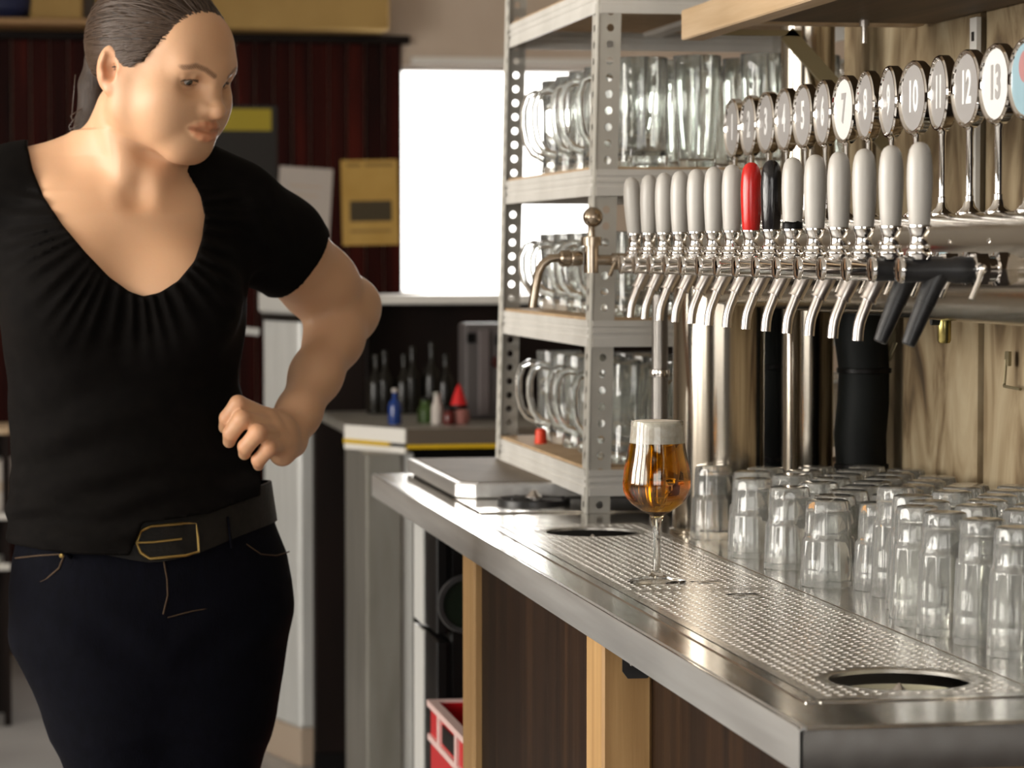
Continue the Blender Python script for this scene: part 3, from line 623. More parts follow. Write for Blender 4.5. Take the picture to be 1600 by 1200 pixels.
for n in range(1, 15):
    pale = n in (7, 13)  # glare on these two medallions is put into face and digit colour
    lab = 'round chrome medallion numbered %s on a slim stem above the taps' % NUM[n-1] if n < 14 else 'unnumbered pale blue medallion cut off by the right edge of the photo'
    t = thing('tap_medallion', lab, 'medallion', (TXC, Y1-DY*(n-1), MZ), math.radians(YAW[n-1]), 'tap medallions')
    obj('base', MM['base'], t); obj('stem', MM['stem'], t)
    r = obj('rim', MM['rim'], t, (0, 0, .127))
    if n < 14:
        obj('face', MM['disc_pale' if pale else 'disc_grey'], r)
        nu = obj('numeral', numeral(str(n), 'num_grey' if pale else 'num_white'), r, (-.0044, 0, 0), (PI/2, 0, -PI/2)); nu.scale = (.66, 1, 1)
    else:
        me = MM['disc_pale'].copy(); me.materials.clear(); me.materials.append(flat('medallion_blue', (.30, .45, .52), .3)); obj('face', me, r)
        obj('emblem', MB().lathe([(0, -.0046), (.016, -.0046), (.016, -.004), (0, -.004)], 24, axis='x').mesh('emblem', flat('emblem_rose', (.45, .22, .22), .4)), r, (0, 0, .012))
# ---- nickel standpipe at the far end
t = thing('standpipe_tap', 'aged nickel water tap with a ball knob at the far end of the tower', 'water tap', (.797, 3.93, 1.352))
obj('body', MB().lathe([(0, -.020), (.0105, -.020), (.0105, .012), (.0105, .018), (.0145, .018), (.0145, .030), (.011, .031), (0, .031)], 16, c=(.013, 0, 0)).mesh('body', 'nickel', ang=30), t)
obj('knob', MB().lathe([(0, .03), (.0052, .03), (.0045, .044), (.005, .046)], 12, c=(.013, 0, 0)).lathe([(0, .0435)]+[(.0143*math.sin(a), .0575-.0143*math.cos(a)) for a in np.linspace(.25, PI-.001, 12)]+[(0, .0718)], 20, c=(.015, 0, 0)).mesh('knob', 'nickel', ang=50), t)
obj('coupling', MB().lathe([(0, -.032), (.0095, -.032), (.0118, -.029), (.0118, -.018), (.0095, -.016), (.0108, -.014), (.0108, -.004), (.009, .0), (0, .002)], 18, axis='x').mesh('coupling', 'nickel', ang=30), t)
pts = [(-.030, 0, .001), (-.045, 0, 0), (-.056, 0, -.008), (-.062, 0, -.020), (-.066, 0, -.040), (-.0705, 0, -.068)]
obj('spout', MB().tube(pts, .0062, 14).mesh('spout', 'nickel', ang=60), t)
obj('shank', MB().tube([(.02, 0, -.002), (.19, 0, -.004)], .0075, 14).lathe([(.0075, .042), (.012, .043), (.012, .062), (.015, .063), (.015, .080), (.0075, .081)], 14, (0, 0, -.004), 'x').mesh('shank', 'nickel', ang=30), t)
obj('lever', MB().lathe([(0, -.02), (.006, -.019), (.0075, -.012), (.0, -.006)], 12, axis='y', c=(.045, 0, -.002)).tube([(.045, -.016, -.002), (.040, -.018, -.012), (.035, -.018, -.024)], [.003, .0028, .0034], 10).mesh('lever', 'nickel'), t)
# ---- pipes and hoses behind the tower
def pipe(name, label, x, y, r, z0, z1, mat, collars=()):
    t = thing(name, label, 'pipe', (x, y, z0)); h = z1-z0
    obj('tube', MB().lathe([(r, 0), (r, h)], 32).mesh('tube', mat), t)
    obj('flange', MB().lathe([(r, 0), (r*1.25, 0), (r*1.25, .006), (r, .008)], 32).mesh('flange', mat), t)
    for c in collars: obj('collar', MB().lathe([(r, c-.006), (r*1.22, c-.005), (r*1.3, c), (r*1.22, c+.005), (r, c+.006)], 24).mesh('collar', 'chrome'), t)
pX = at(1260, 500, 3.99)
pipe('steel_pipe', 'tall steel pipe rising from the counter behind the medallions', pX[0], 3.99, .039, CZ, 2.9, 'tower')
pX = at(1031, 600, 4.03)
pipe('thin_pipe', 'thin grey pipe with a ring collar beside the glass rack', pX[0], 4.03, .0115, CZ, 1.30, 'pipe_grey', (at(1031, 583, 4.03)[2]-CZ,))
def hose(label, px, Y, r, z1):
    X = at(px, 640, Y)[0]; t = thing('hose_bundle', label, 'hose', (X, Y, CZ)); h = z1-CZ
    n = 9; rs = [r*(1+.025*math.sin(2.3*k)) for k in range(n)]
    obj('sleeve', MB().tube([(.003*math.sin(1.7*k), 0, h*k/(n-1)) for k in range(n)], rs, 20).mesh('sleeve', 'hose'), t)
    for k in (2, 5): obj('tie', MB().lathe([(r*1.0, -.004), (r*1.06, -.003), (r*1.06, .003), (r, .004)], 20, (.003*math.sin(1.7*k), 0, h*k/(n-1))).mesh('tie', 'black'), t)
hose('thick black hose bundle standing between the steel pipe and the plank wall', 1347, 3.86, .036, 1.33)
hose('slim black hose bundle in the gap between the tower upright and the steel pipe', 1202, 4.02, .024, 1.33)
# ---- small ironwork on the plank wall
def hook(label, px, py, Y, kind):
    p = at(px, py, Y); Yw = Y
    p = CPOS+(p-CPOS)*(XW/p[0])
    t = thing('wall_hook', label, 'hook', (XW, p[1], p[2]))
    if kind == 'u':
        b = MB(); b.tube([(-.002, .010, .03), (-.010, .010, .006), (-.012, .005, -.001), (-.012, -.008, -.001), (-.010, -.012, .006), (-.003, -.012, .022)], .0028, 8)
    else:
        b = MB(); b.tube([(-.004, .012, .030), (-.006, .012, .0), (-.008, .008, -.003), (-.008, -.05, -.004)], .0018, 8)
    obj('wire', b.mesh('wire', 'olive'), t); obj('wall_plate', boxm('wall_plate', 'olive', -.004, 0, .004, .018, .022, .040), t)
hook('small bent iron hook on the plank wall under the black spouts', 1400, 560, 3.8, 'u')
hook('thin L-shaped wire on the plank wall at the right edge', 1582, 600, 3.4, 'l')
p = at(1516, 530, 3.5); p = CPOS+(p-CPOS)*((XW-.008)/p[0])
t = thing('drain_valve', 'small brass valve hanging below the horizontal tower tube', 'valve', (1.0, at(1516, 530, 2.97)[1], TZC-.05))
obj('body', MB().lathe([(0, -.033), (.006, -.032), (.0075, -.029), (.0075, 0), (.006, .004), (0, .004)], 16).mesh('body', flat('green_brass', (.36, .30, .11), .25, 1)), t)
obj('side_screw', MB().lathe([(0, -.016), (.005, -.015), (.005, -.006), (0, -.005)], 10, (0, 0, -.008), 'x').mesh('side_screw', 'black_rubber'), t)
# ---- overhead shelf
t = thing('overhead_shelf', 'overhead wooden shelf with a pale front beam above the medallions', 'shelf', (0, 0, 1.665))
obj('front_beam', boxm('front_beam', 'beam', .935, .968, 1.6, 3.92, -.010, .032, bev=.002), t)
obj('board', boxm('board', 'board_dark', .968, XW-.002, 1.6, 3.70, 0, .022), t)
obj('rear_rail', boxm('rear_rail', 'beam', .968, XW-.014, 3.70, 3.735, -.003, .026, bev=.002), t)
b = MB(); A = Vector((1.08, 3.9, -.0)); B = Vector((XW-.003, 3.9, -.155)); d = (B-A).normalized(); nn = Vector((d.z, 0, -d.x))*.011
b.prism([(A.x-nn.x, A.z-nn.z), (B.x-nn.x, B.z-nn.z), (B.x+nn.x, B.z+nn.z), (A.x+nn.x, A.z+nn.z)], 3.892, 3.900, 'y'); b.box(.968, 1.10, 3.892, 3.90, -.004, .004)
obj('bracket', b.mesh('bracket', 'olive', smooth=False), t)
obj('bolt', MB().lathe([(0, -.030), (.004, -.030), (.004, -.008), (.007, -.008), (.007, 0), (0, 0)], 10, (1.12, 3.66, 0)).mesh('bolt', 'satin'), t)

# ------------------------------------------------------------------ boltless glass rack
RX0, RX1, RY0, RY1 = .851, 1.36, 4.165, 4.93
rack = thing('glass_rack', 'grey boltless metal rack holding rows of glasses beside the taps', 'rack', (0, 0, 0))
LEAN = .022
def post(x, y, sx, sy, z0, z1):
    """L profile with punched holes; sx, sy: direction of the flanges from the corner"""
    b = MB(); n = int((z1-z0)/.024); dz = (z1-z0)/n; W = .036; T = .0016
    def plate(axis):
        o8 = [(-1, -1), (0, -1), (1, -1), (1, 0), (1, 1), (0, 1), (-1, 1), (-1, 0)]
        for k in range(n):
            zc = z0+(k+.5)*dz; r = .0058
            for side in (0, T):
                vs = []
                for a, c in o8:
                    u = W/2+a*W/2; v = zc+c*dz/2; vs.append((u, side, v))
                for q in range(8):
                    tt = -PI*.75+q*PI/4; vs.append((W*.56+r*math.cos(tt), side, zc+r*math.sin(tt)*1.05))
                vs = [((x+sx*u, y+sy*s_, v) if axis == 'x' else (x+sx*s_, y+sy*u, v)) for u, s_, v in vs]
                b.add(vs, [(q, (q+1) % 8, 8+(q+1) % 8, 8+q) for q in range(8)])
    plate('x'); plate('y')
    lean = lambda p: (p[0]+LEAN*(p[2]-CZ), p[1], p[2])
    b.v = [lean(p) for p in b.v]
    # rolled corner bead
    b.tube([lean((x+sx*.002, y+sy*.002, z0)), lean((x+sx*.002, y+sy*.002, z1))], .0034, 8)
    return b.mesh('post', 'rack', ang=40)
ZT = 1.80
obj('post', post(RX0, RY0, 1, 1, CZ+.0005, ZT), rack); obj('post', post(RX0-.004, RY1, 1, -1, CZ+.030, ZT), rack)
obj('post', post(RX1, RY0, -1, 1, CZ+.0005, ZT), rack); obj('post', post(RX1, RY1, -1, -1, CZ+.030, ZT), rack)
SH = [1.043, 1.264, 1.487, 1.755]
for z in SH:
    xo = LEAN*(z-CZ)
    def beam(L, name='beam'):
        pr = [(0, -.043), (0, -.030), (.002, -.029), (.002, -.024), (0, -.023), (0, -.019), (.002, -.018), (.002, -.014), (0, -.013), (0, -.004), (.003, -.004), (.003, -.043)]
        return MB().prism(pr, 0, L, 'y').mesh('beam', 'rack_beam', smooth=False)
    obj('beam', beam(RY1-RY0-.006), rack, (RX0+xo-.0035, RY0+.003, z))
    o = obj('beam', beam(RX1-RX0-.006), rack, (RX1+xo-.003, RY0-.0035, z), (0, 0, PI/2))
    obj('beam', beam(RY1-RY0-.006), rack, (RX1+xo-.001, RY0+.003, z)); obj('beam', beam(RX1-RX0-.006), rack, (RX1+xo-.003, RY1-.001, z), (0, 0, PI/2))
    obj('shelf_board', boxm('shelf_board', 'mdf', RX0+xo+.001, RX1+xo-.002, RY0+.002, RY1-.002, z-.012, z), rack)
    obj('cross_strut', boxm('cross_strut', 'rack_beam', (RX0+RX1)/2+xo-.015, (RX0+RX1)/2+xo+.015, RY0+.004, RY1-.004, z-.020, z-.012), rack)
# ------------------------------------------------------------------ glassware
def shell(out, inn, n=24, **k):
    "closed wall: outer profile up, inner profile back down"
    return out+inn
def mug_mesh(h, r, base=.016, flute=0):
    out = [(0, 0), (r*.92, 0), (r*1.0, .004), (r*1.0, .012), (r*.97, .03), (r*.96, h*.6), (r*.97, h-.003), (r*.955, h)]
    inn = [(r*.92, h-.002), (r*.90, h*.6), (r*.89, base+.012), (r*.80, base+.002), (0, base)]
    prof = out+inn; amp = [0, 0, 0, .02, .05, .05, 0, 0]+[0]*5
    return MB().lathe(prof, 40, flute=10 if flute else 0, amp=amp).mesh('body', 'mug_glass', ang=50)
def handle_mesh(h, r):
    p = [(-r*.90, 0, h*.84), (-r-.012, 0, h*.87), (-r-.026, 0, h*.83), (-r-.033, 0, h*.70), (-r-.033, 0, h*.52), (-r-.028, 0, h*.36), (-r-.016, 0, h*.25), (-r*.93, 0, h*.20)]
    return MB().tube(p, [.0075, .0066, .006, .006, .006, .006, .0066, .0078], 10).mesh('handle', 'mug_glass', ang=80)
def beaker_mesh(h, r, flute=0):
    out = [(0, 0), (r*.74, 0), (r*.78, .004), (r*.84, h*.35), (r*.95, h*.75), (r, h-.002), (r*.985, h)]
    inn = [(r*.955, h-.002), (r*.905, h*.75), (r*.79, h*.35), (r*.70, .016), (0, .013)]
    return MB().lathe(out+inn, 32, flute=8 if flute else 0, amp=[0, 0, .02, .04, .03, 0, 0, 0, 0, 0, 0, 0]).mesh('body', 'mug_glass', ang=50)
MUG = {}
for k, (h, r) in dict(tall=(.165, .041), mid=(.128, .039), low=(.150, .040)).items(): MUG[k] = (mug_mesh(h, r, flute=1), handle_mesh(h, r))
BK = {'tall': beaker_mesh(.172, .037), 'mid': beaker_mesh(.13, .034, 1)}
SN = {SH[0]: 'bottom', SH[1]: 'middle', SH[2]: 'upper'}
def mug(kind, x, y, z, rz, label, group):
    t = thing('beer_mug', label, 'beer mug', (x, y, z), rz, group); obj('body', MUG[kind][0], t); obj('handle', MUG[kind][1], t)
def beaker(kind, x, y, z, label, group):
    t = thing('beer_glass', label, 'glass', (x, y, z), 0, group); obj('body', BK[kind], t)
ysr = [4.24+.118*k for k in range(6)]
for z, kind in ((SH[0], 'low'), (SH[1], 'mid'), (SH[2], 'tall')):
    s = SN[z]; xo = LEAN*(z-CZ)
    for i, y in enumerate(ysr):
        mug(kind, RX0+xo+.088, y+.006*(i % 2), z, math.radians([-8, 12, -14, 20, -5, 8][i]), 'clear mug at the open end of the %s rack shelf, %s from near post' % (s, ORD[i]), 'beer mugs on the %s rack shelf' % s)
    for i, y in enumerate(ysr[:5]):
        if z == SH[2]: beaker('tall', RX0+xo+.185, y+.045, z, 'tall clear glass in second row of upper rack shelf, %s from near side' % ORD[i], 'tall glasses on the upper rack shelf')
        elif z == SH[1]: mug(kind, RX0+xo+.20, y+.03, z, math.radians(15*(i-2)), 'clear mug in second row of middle rack shelf, %s from near side' % ORD[i], 'beer mugs on the middle rack shelf')
        else: mug(kind, RX0+xo+.20, y+.03, z, math.radians(-12*(i-2)), 'clear mug in second row of bottom rack shelf, %s from near side' % ORD[i], 'beer mugs on the bottom rack shelf')
    for c in range(3):
        for i, y in enumerate((4.225, 4.335, 4.53, 4.75)):
            X = RX0+xo+.275+.086*c
            if X > RX1+xo-.045: continue
            beaker('mid' if z != SH[2] else 'tall', X, y+.02*(c % 2), z, 'clear glass deep on the %s rack shelf, %s column from open end, %s from near' % (s, ORD[c+2], ORD[i]), 'glasses deep on the %s rack shelf' % s)
t = thing('red_cup', 'tiny bright red cup among the mugs on the bottom rack shelf', 'cup', (RX0+.045, 4.70, SH[0]))
obj('body', MB().lathe([(0, 0), (.010, 0), (.0105, .004), (.009, .022), (.006, .025), (0, .025)], 16).mesh('body', flat('orange_red', (.75, .06, .02), .4)), t); t.location.x = at(845, 665, 4.70)[0]
# ---- upturned tumblers on the counter
def tumbler_mesh(kind):
    if kind == 'short':
        out = [(.0318, 0), (.0328, .0012), (.0318, .02), (.0303, .052), (.0296, .055), (.0272, .0565), (.0270, .062), (.0262, .085), (.0256, .094), (.0238, .0985), (.019, .100), (0, .0985)]
        inn = [(0, .086), (.018, .0865), (.0226, .083), (.0236, .062), (.0250, .0535), (.0280, .050), (.0300, .02), (.0306, .0012), (.0318, 0)]
    else:
        out = [(.0288, 0), (.0298, .0012), (.0288, .03), (.0272, .079), (.0266, .083), (.0244, .0845), (.0242, .090), (.0234, .110), (.0230, .118), (.0214, .1225), (.017, .124), (0, .1225)]
        inn = [(0, .106), (.0165, .1065), (.0202, .103), (.0210, .090), (.0222, .082), (.0250, .078), (.0270, .03), (.0276, .0012), (.0288, 0)]
    amp = [.03, .045, .06, .07, .05, .03, .055, .05, .03, .01, 0, 0]+[0]*len(inn)
    return MB().lathe(out+inn, 84, flute=12, amp=amp).mesh('tumbler', 'lit_haze_glass', ang=50)
TB = {'short': tumbler_mesh('short'), 'tall': tumbler_mesh('tall')}
front = [(1120, 845, 's'), (1182, 874, 's'), (1240, 892, 's'), (1301, 920, 's'), (1370, 925, 's'), (1408, 936, 't'), (1434, 957, 't'), (1485, 996, 't'), (1545, 1012, 't'), (1600, 1031, 't')]
placed = []
def tumbler(x, y, k, label):
    o = obj('tumbler', TB['short' if k == 's' else 'tall'], None, (x, y, CZ+.0002), (0, 0, rng.rand()*6)); tag(o, label, 'tumbler', 'upturned tumblers on the counter')
    placed.append((x, y, .0335 if k == 's' else .0305))
def free(x, y, r): return all((x-a)**2+(y-c)**2 > (r+q+.0012)**2 for a, c, q in placed)
pts = []
for px, py, k in front:
    d = CFW+CRT*(px-800)/CF+CUP*(600-py)/CF; p = CPOS+d*((CZ-CPOS[2])/d[2]); r = .0335 if k == 's' else .0305
    pts.append((p[0]+.004, p[1]+r, k))
for i in range(1, len(pts)):                 # nudge neighbours apart
    for _ in range(6):
        for j in range(i):
            a, c, q = pts[i]; e, g, h = pts[j]; need = (.0335 if q == 's' else .0305)+(.0335 if h == 's' else .0305)+.0015
            dd = math.hypot(a-e, c-g)
            if dd < need: s = (need-dd); pts[i] = (a+(a-e)/dd*s, c+(c-g)/dd*s, q)
for i, (x, y, k) in enumerate(pts):
    tumbler(x, y, k, ('short' if k == 's' else 'tall')+' upturned clear tumbler at the front of the crowd, %s from the left' % ORD[i])
yy = 3.72
row = 0
while yy > 2.52:
    k = 's' if yy > 3.12 else 't'; r = .0335 if k == 's' else .0305
    todo = []
    for c in range(5):
        X = .935+(2*r+.003)*(c+.5*(row % 2)); Yq = yy
        if X+r > XW-.012 or not free(X, Yq, r): continue
        if (X-TXC)**2+(Yq-3.86)**2 < (.07+r)**2: continue
        todo.append(X)
    for q, X in enumerate(todo[::-1]): tumbler(X, yy, k, '%s upturned tumbler packed behind the front ones, %s row from the upright, %s from wall' % ('short' if k == 's' else 'tall', ORD[row], ORD[q]))
    yy -= (2*r+.003)*.90; row += 1
# ---- the glass of beer
GX, GY = .752, 3.268
t = thing('glass_of_beer', 'stemmed tulip glass of amber beer with a white head on the drip tray', 'glass of beer', (GX, GY, CZ+.0022))
ov = [(.0305, .188), (.0310, .178), (.0328, .160), (.0352, .146), (.0385, .130), (.0402, .116), (.0398, .108), (.0360, .099), (.0290, .091), (.0180, .0835), (.0098, .0795), (.0074, .0755)]
stem = [(.0060, .070), (.0046, .064), (.0042, .055), (.0042, .030), (.0050, .014), (.0080, .0080), (.020, .0042), (.0330, .0020), (.0345, .0010), (.0340, .0), (0, .0004)]
def inset(p, d): return [(max(r-d, .0), z) for r, z in p]
inner = [(.0293, .188), (.0299, .178), (.0317, .160), (.0341, .146), (.0373, .130), (.0390, .116), (.0385, .109), (.0346, .1005), (.0270, .0925), (.0160, .0855), (.0080, .0815), (.0050, .0770), (.0, .0745)]
rim = [(.0302, .1887), (.0296, .1887)]
prof = inner[::-1]+rim[::-1]+ov+stem
obj('bowl', MB().lathe(prof, 56).mesh('bowl', 'glass', ang=70), t)
bz = .1625
lim = [(r+.0003, z) for r, z in inner if z < bz and r > 0]
bp = [(0, bz), (.0317, bz)]+lim+[(0, .0742)]
obj('beer', MB().lathe(bp, 56).mesh('beer', 'beer', ang=60), t)
obj('foam', MB().lathe([(0, .1885), (.018, .1892), (.026, .1886), (.0292, .1872), (.0301, .178), (.0318, .164), (.0317, bz+.0002), (0, bz+.0002)], 48).mesh('foam', 'foam', ang=50), t)

# ------------------------------------------------------------------ the person: distance-field modelling, one continuous skin surface
def axis_grid(lo, hi, coarse, fine):
    "grid line positions from lo to hi; fine = [(a, b, step)]"
    out = [lo]
    while out[-1] < hi:
        x = out[-1]; st = coarse
        for a, b_, s in fine:
            if a-1e-9 <= x < b_: st = min(st, s)
            elif x < a < x+st: st = min(st, max(a-x, s))
        out.append(x+st)
    return np.array(out)
class Field:
    def __init__(s, xs, ys, zs, big=.06):
        s.ax = (xs, ys, zs); s.F = np.full((len(xs), len(ys), len(zs)), big, np.float32)
    def sl(s, lo, hi):
        r = []
        for a, l, h in zip(s.ax, lo, hi):
            i = max(int(np.searchsorted(a, l)), 0); j = min(int(np.searchsorted(a, h)), len(a)); r.append(slice(i, max(j, i)))
        return tuple(r)
    def pts(s, q):
        return (s.ax[0][q[0]].astype(np.float32)[:, None, None], s.ax[1][q[1]].astype(np.float32)[None, :, None], s.ax[2][q[2]].astype(np.float32)[None, None, :])
    def op(s, fn, lo, hi, k=.0, mode='add', pad=.035):
        pad = max(pad, k*1.1)
        q = s.sl(np.asarray(lo)-pad, np.asarray(hi)+pad)
        A = s.F[q]
        if A.size == 0: return
        d = fn(*s.pts(q)).astype(np.float32)
        if mode == 'add': A2 = smin(A, d, k)
        elif mode == 'sub': A2 = -smin(-A, d, k)
        elif mode == 'and': A2 = -smin(-A, -d, k)
        s.F[q] = A2
    def cap(s, a, b_, r1, r2=None, k=.02, mode='add'):
        a = np.asarray(a, float); b_ = np.asarray(b_, float); r2 = r1 if r2 is None else r2; R = max(r1, r2)
        s.op(lambda x, y, z: d_cap(x, y, z, a, b_, r1, r2), np.minimum(a, b_)-R, np.maximum(a, b_)+R, k, mode)
    def chain(s, P, R, k=.015, mode='add'):
        for i in range(len(P)-1): s.cap(P[i], P[i+1], R[i], R[i+1], k, mode)
    def ell(s, c, r, k=.02, mode='add', Rm=None):
        c = np.asarray(c, float); R = max(r)
        s.op(lambda x, y, z: d_ell(x, y, z, c, r, Rm), c-R, c+R, k, mode)
def smin(a, b_, k):
    if k <= 0: return np.minimum(a, b_)
    h = np.maximum(k-np.abs(a-b_), 0)/k
    return np.minimum(a, b_)-h*h*k*.25
def d_cap(x, y, z, a, b_, r1, r2):
    d = b_-a; L2 = float(d@d)+1e-12
    px, py, pz = x-a[0], y-a[1], z-a[2]
    t = np.clip((px*d[0]+py*d[1]+pz*d[2])/L2, 0, 1)
    return np.sqrt((px-t*d[0])**2+(py-t*d[1])**2+(pz-t*d[2])**2)-(r1+(r2-r1)*t)
def d_ell(x, y, z, c, r, Rm=None):
    px, py, pz = x-c[0], y-c[1], z-c[2]
    if Rm is not None:
        px, py, pz = (px*Rm[0][0]+py*Rm[1][0]+pz*Rm[2][0], px*Rm[0][1]+py*Rm[1][1]+pz*Rm[2][1], px*Rm[0][2]+py*Rm[1][2]+pz*Rm[2][2])
    k0 = np.sqrt((px/r[0])**2+(py/r[1])**2+(pz/r[2])**2); k1 = np.sqrt((px/r[0]**2)**2+(py/r[1]**2)**2+(pz/r[2]**2)**2)
    return k0*(k0-1)/np.maximum(k1, 1e-6)
def surface_nets(Fd):
    F = Fd.F; X = Fd.ax; S_ = F < 0
    c = np.zeros(tuple(n-1 for n in F.shape), np.uint8)
    for i in (0, 1):
        for j in (0, 1):
            for k in (0, 1): c += S_[i:F.shape[0]-1+i, j:F.shape[1]-1+j, k:F.shape[2]-1+k]
    I, J, K = np.nonzero((c > 0) & (c < 8)); n = len(I)
    idx = {}; ids = np.full(c.shape, -1, np.int32); ids[I, J, K] = np.arange(n)
    P = np.zeros((n, 3)); W = np.zeros(n)
    cs = [(i, j, k) for i in (0, 1) for j in (0, 1) for k in (0, 1)]
    V = {q: F[I+q[0], J+q[1], K+q[2]] for q in cs}
    for q in cs:
        for a in range(3):
            if q[a] == 1: continue
            q2 = list(q); q2[a] = 1; q2 = tuple(q2)
            f0, f1 = V[q], V[q2]; cr = (f0 < 0) != (f1 < 0)
            t = np.where(cr, f0/np.where(cr, f0-f1, 1), 0)
            co = []
            for b_, idn in zip(range(3), (I, J, K)):
                base = X[b_][idn+q[b_]]
                if b_ == a: base = base+t*(X[b_][idn+1]-X[b_][idn])
                co.append(base)
            m = cr.astype(float)
            for b_ in range(3): P[:, b_] += co[b_]*m
            W += m
    P /= W[:, None]
    quads = []
    for a in range(3):
        sl0 = [slice(None)]*3; sl1 = [slice(None)]*3; sl0[a] = slice(0, -1); sl1[a] = slice(1, None)
        s0 = S_[tuple(sl0)]; s1 = S_[tuple(sl1)]
        E = np.argwhere(s0 != s1)
        b_, c_ = (a+1) % 3, (a+2) % 3
        ok = (E[:, b_] > 0) & (E[:, c_] > 0) & (E[:, b_] < F.shape[b_]-1) & (E[:, c_] < F.shape[c_]-1); E = E[ok]
        inside = s0[tuple(E.T)]
        def cell(db, dc):
            Q = E.copy(); Q[:, b_] += db; Q[:, c_] += dc; return ids[Q[:, 0], Q[:, 1], Q[:, 2]]
        q = np.stack([cell(-1, -1), cell(0, -1), cell(0, 0), cell(-1, 0)], 1)
        q[~inside] = q[~inside][:, ::-1]
        quads.append(q)
    Q = np.concatenate(quads); Q = Q[(Q >= 0).all(1)]
    return P, Q
def relax(P, Q, it=2, lam=.5, mask=None):
    for _ in range(it):
        A = np.zeros_like(P); W = np.zeros(len(P))
        for a in range(4):
            u, v = Q[:, a], Q[:, (a+1) % 4]
            for c in range(3): A[:, c] += np.bincount(u, P[v, c], len(P))+np.bincount(v, P[u, c], len(P))
            W += np.bincount(u, minlength=len(P))+np.bincount(v, minlength=len(P))
        T = A/np.maximum(W, 1)[:, None]; l = lam if mask is None else lam*mask[:, None]
        P = P+(T-P)*l
    return P
def np_mesh(name, P, Q, mat, attrs=()):
    me = bpy.data.meshes.new(name); n, m = len(P), len(Q)
    me.vertices.add(n); me.vertices.foreach_set('co', P.astype(np.float32).ravel())
    me.loops.add(m*4); me.loops.foreach_set('vertex_index', Q.astype(np.int32).ravel())
    me.polygons.add(m); me.polygons.foreach_set('loop_start', np.arange(0, m*4, 4, dtype=np.int32))
    me.update(calc_edges=True); me.polygons.foreach_set('use_smooth', np.ones(m, bool))
    for an, ty, val in attrs:
        at_ = me.attributes.new(an, ty, 'POINT')
        if ty == 'FLOAT_COLOR': at_.data.foreach_set('color', np.concatenate([val, np.ones((n, 1))], 1).astype(np.float32).ravel())
        else: at_.data.foreach_set('vector', val.astype(np.float32).ravel())
    me.materials.append(M[mat]); me.update(); return me

# ---- joints (photo pixel, depth)
def J(px, py, Y): return at(px, py, Y)
KP = 3.8/CF                                   # metres per pixel at the person
yaw_h = math.radians(45); pit = math.radians(20); roll_h = 0.0
Lv = np.array([math.cos(yaw_h), math.sin(yaw_h), 0]); F0 = np.array([math.sin(yaw_h), -math.cos(yaw_h), 0]); Z = np.array([0, 0, 1.0])
Fv = F0*math.cos(pit)-Z*math.sin(pit); Uv = Z*math.cos(pit)+F0*math.sin(pit)
RM = np.stack([Lv, Fv, Uv], 1)                # columns: left, forward, up of the head
ear = J(173, 120, 3.745)
HC = ear-RM@np.array([-.074, -.012, .0])
def Hd(l, f, u):
    if u < .02: u = .02+(u-.02)*.72                 # shorter lower face
    return HC+RM@np.array([l, f, u])
def hloc(P): return (P-HC)@RM
def hlow(u): return .02+(u-.02)*.80 if u < .02 else u
fine = .0016
hx = (HC[0]-.12, HC[0]+.13); hz = (HC[2]-.16, HC[2]+.155)
hand_x = (J(340, 600, 3.74)[0], J(455, 600, 3.74)[0]); hand_z = (J(400, 735, 3.74)[2], J(400, 610, 3.74)[2])
xs = axis_grid(-.30, .62, .0045, [(min(hx[0], .1), hx[1], fine), (hand_x[0], hand_x[1], .0018)])
ys = axis_grid(3.60, 4.12, .0045, [(3.655, 3.90, .0017)])
zs = axis_grid(.90, HC[2]+.16, .0045, [(hand_z[0], hand_z[1], .0018), (hz[0], hz[1], fine)])
B = Field(xs, ys, zs)
# torso: stack of ellipses
TY = [880, 800, 700, 600, 520, 450, 390, 335, 300, 268, 245]
TCX = [236, 224, 207, 194, 194, 192, 196, 202, 205, 207, 208]
THW = [202, 196, 180, 172, 180, 190, 188, 176, 150, 95, 60]
TB_ = [.122, .118, .108, .104, .108, .114, .110, .098, .080, .062, .05]
TYC = [3.83, 3.83, 3.83, 3.83, 3.83, 3.83, 3.835, 3.84, 3.845, 3.85, 3.85]
tz = np.array([J(200, y, 3.83)[2] for y in TY]); tcx = np.array([J(c, y, 3.83)[0] for c, y in zip(TCX, TY)])
thw = np.array(THW)*KP; tb = np.array(TB_); tyc = np.array(TYC)
ty_ = math.radians(7)
LOWZ = J(200, 740, 3.83)[2]
def d_torso(x, y, z, off=0.0):
    zz = z.ravel() if z.ndim == 3 and z.shape[0] == 1 and z.shape[1] == 1 else z
    f = lambda v: np.interp(zz, tz, v).astype(np.float32).reshape(z.shape)
    ex = (.012 if off > 0 else -.006)*np.clip((LOWZ-z)/.10, 0, 1)
    a, b_, cx, cy = f(thw)+off+ex, f(tb)+off+ex, f(tcx), f(tyc)
    dx, dy = x-cx, y-cy; u = dx*math.cos(ty_)+dy*math.sin(ty_); v = -dx*math.sin(ty_)+dy*math.cos(ty_)
    k0 = np.sqrt((u/a)**2+(v/b_)**2); k1 = np.sqrt((u/a**2)**2+(v/b_**2)**2)
    return k0*(k0-1)/np.maximum(k1, 1e-5)
tlo, thi = (-.25, 3.68, tz[0]-.03), (.45, 3.98, tz[-1]+.0)
bust = [(J(112, 468, 3.745), (.070, .058, .068)), (J(283, 470, 3.74), (.070, .058, .068))]
Sl = J(394, 342, 3.88); El = J(541, 484, 4.02); Wl = J(452, 676, 3.815)
Sr = J(-5, 318, 3.88); Er = J(-150, 545, 3.98); Wr = J(-165, 790, 3.86)
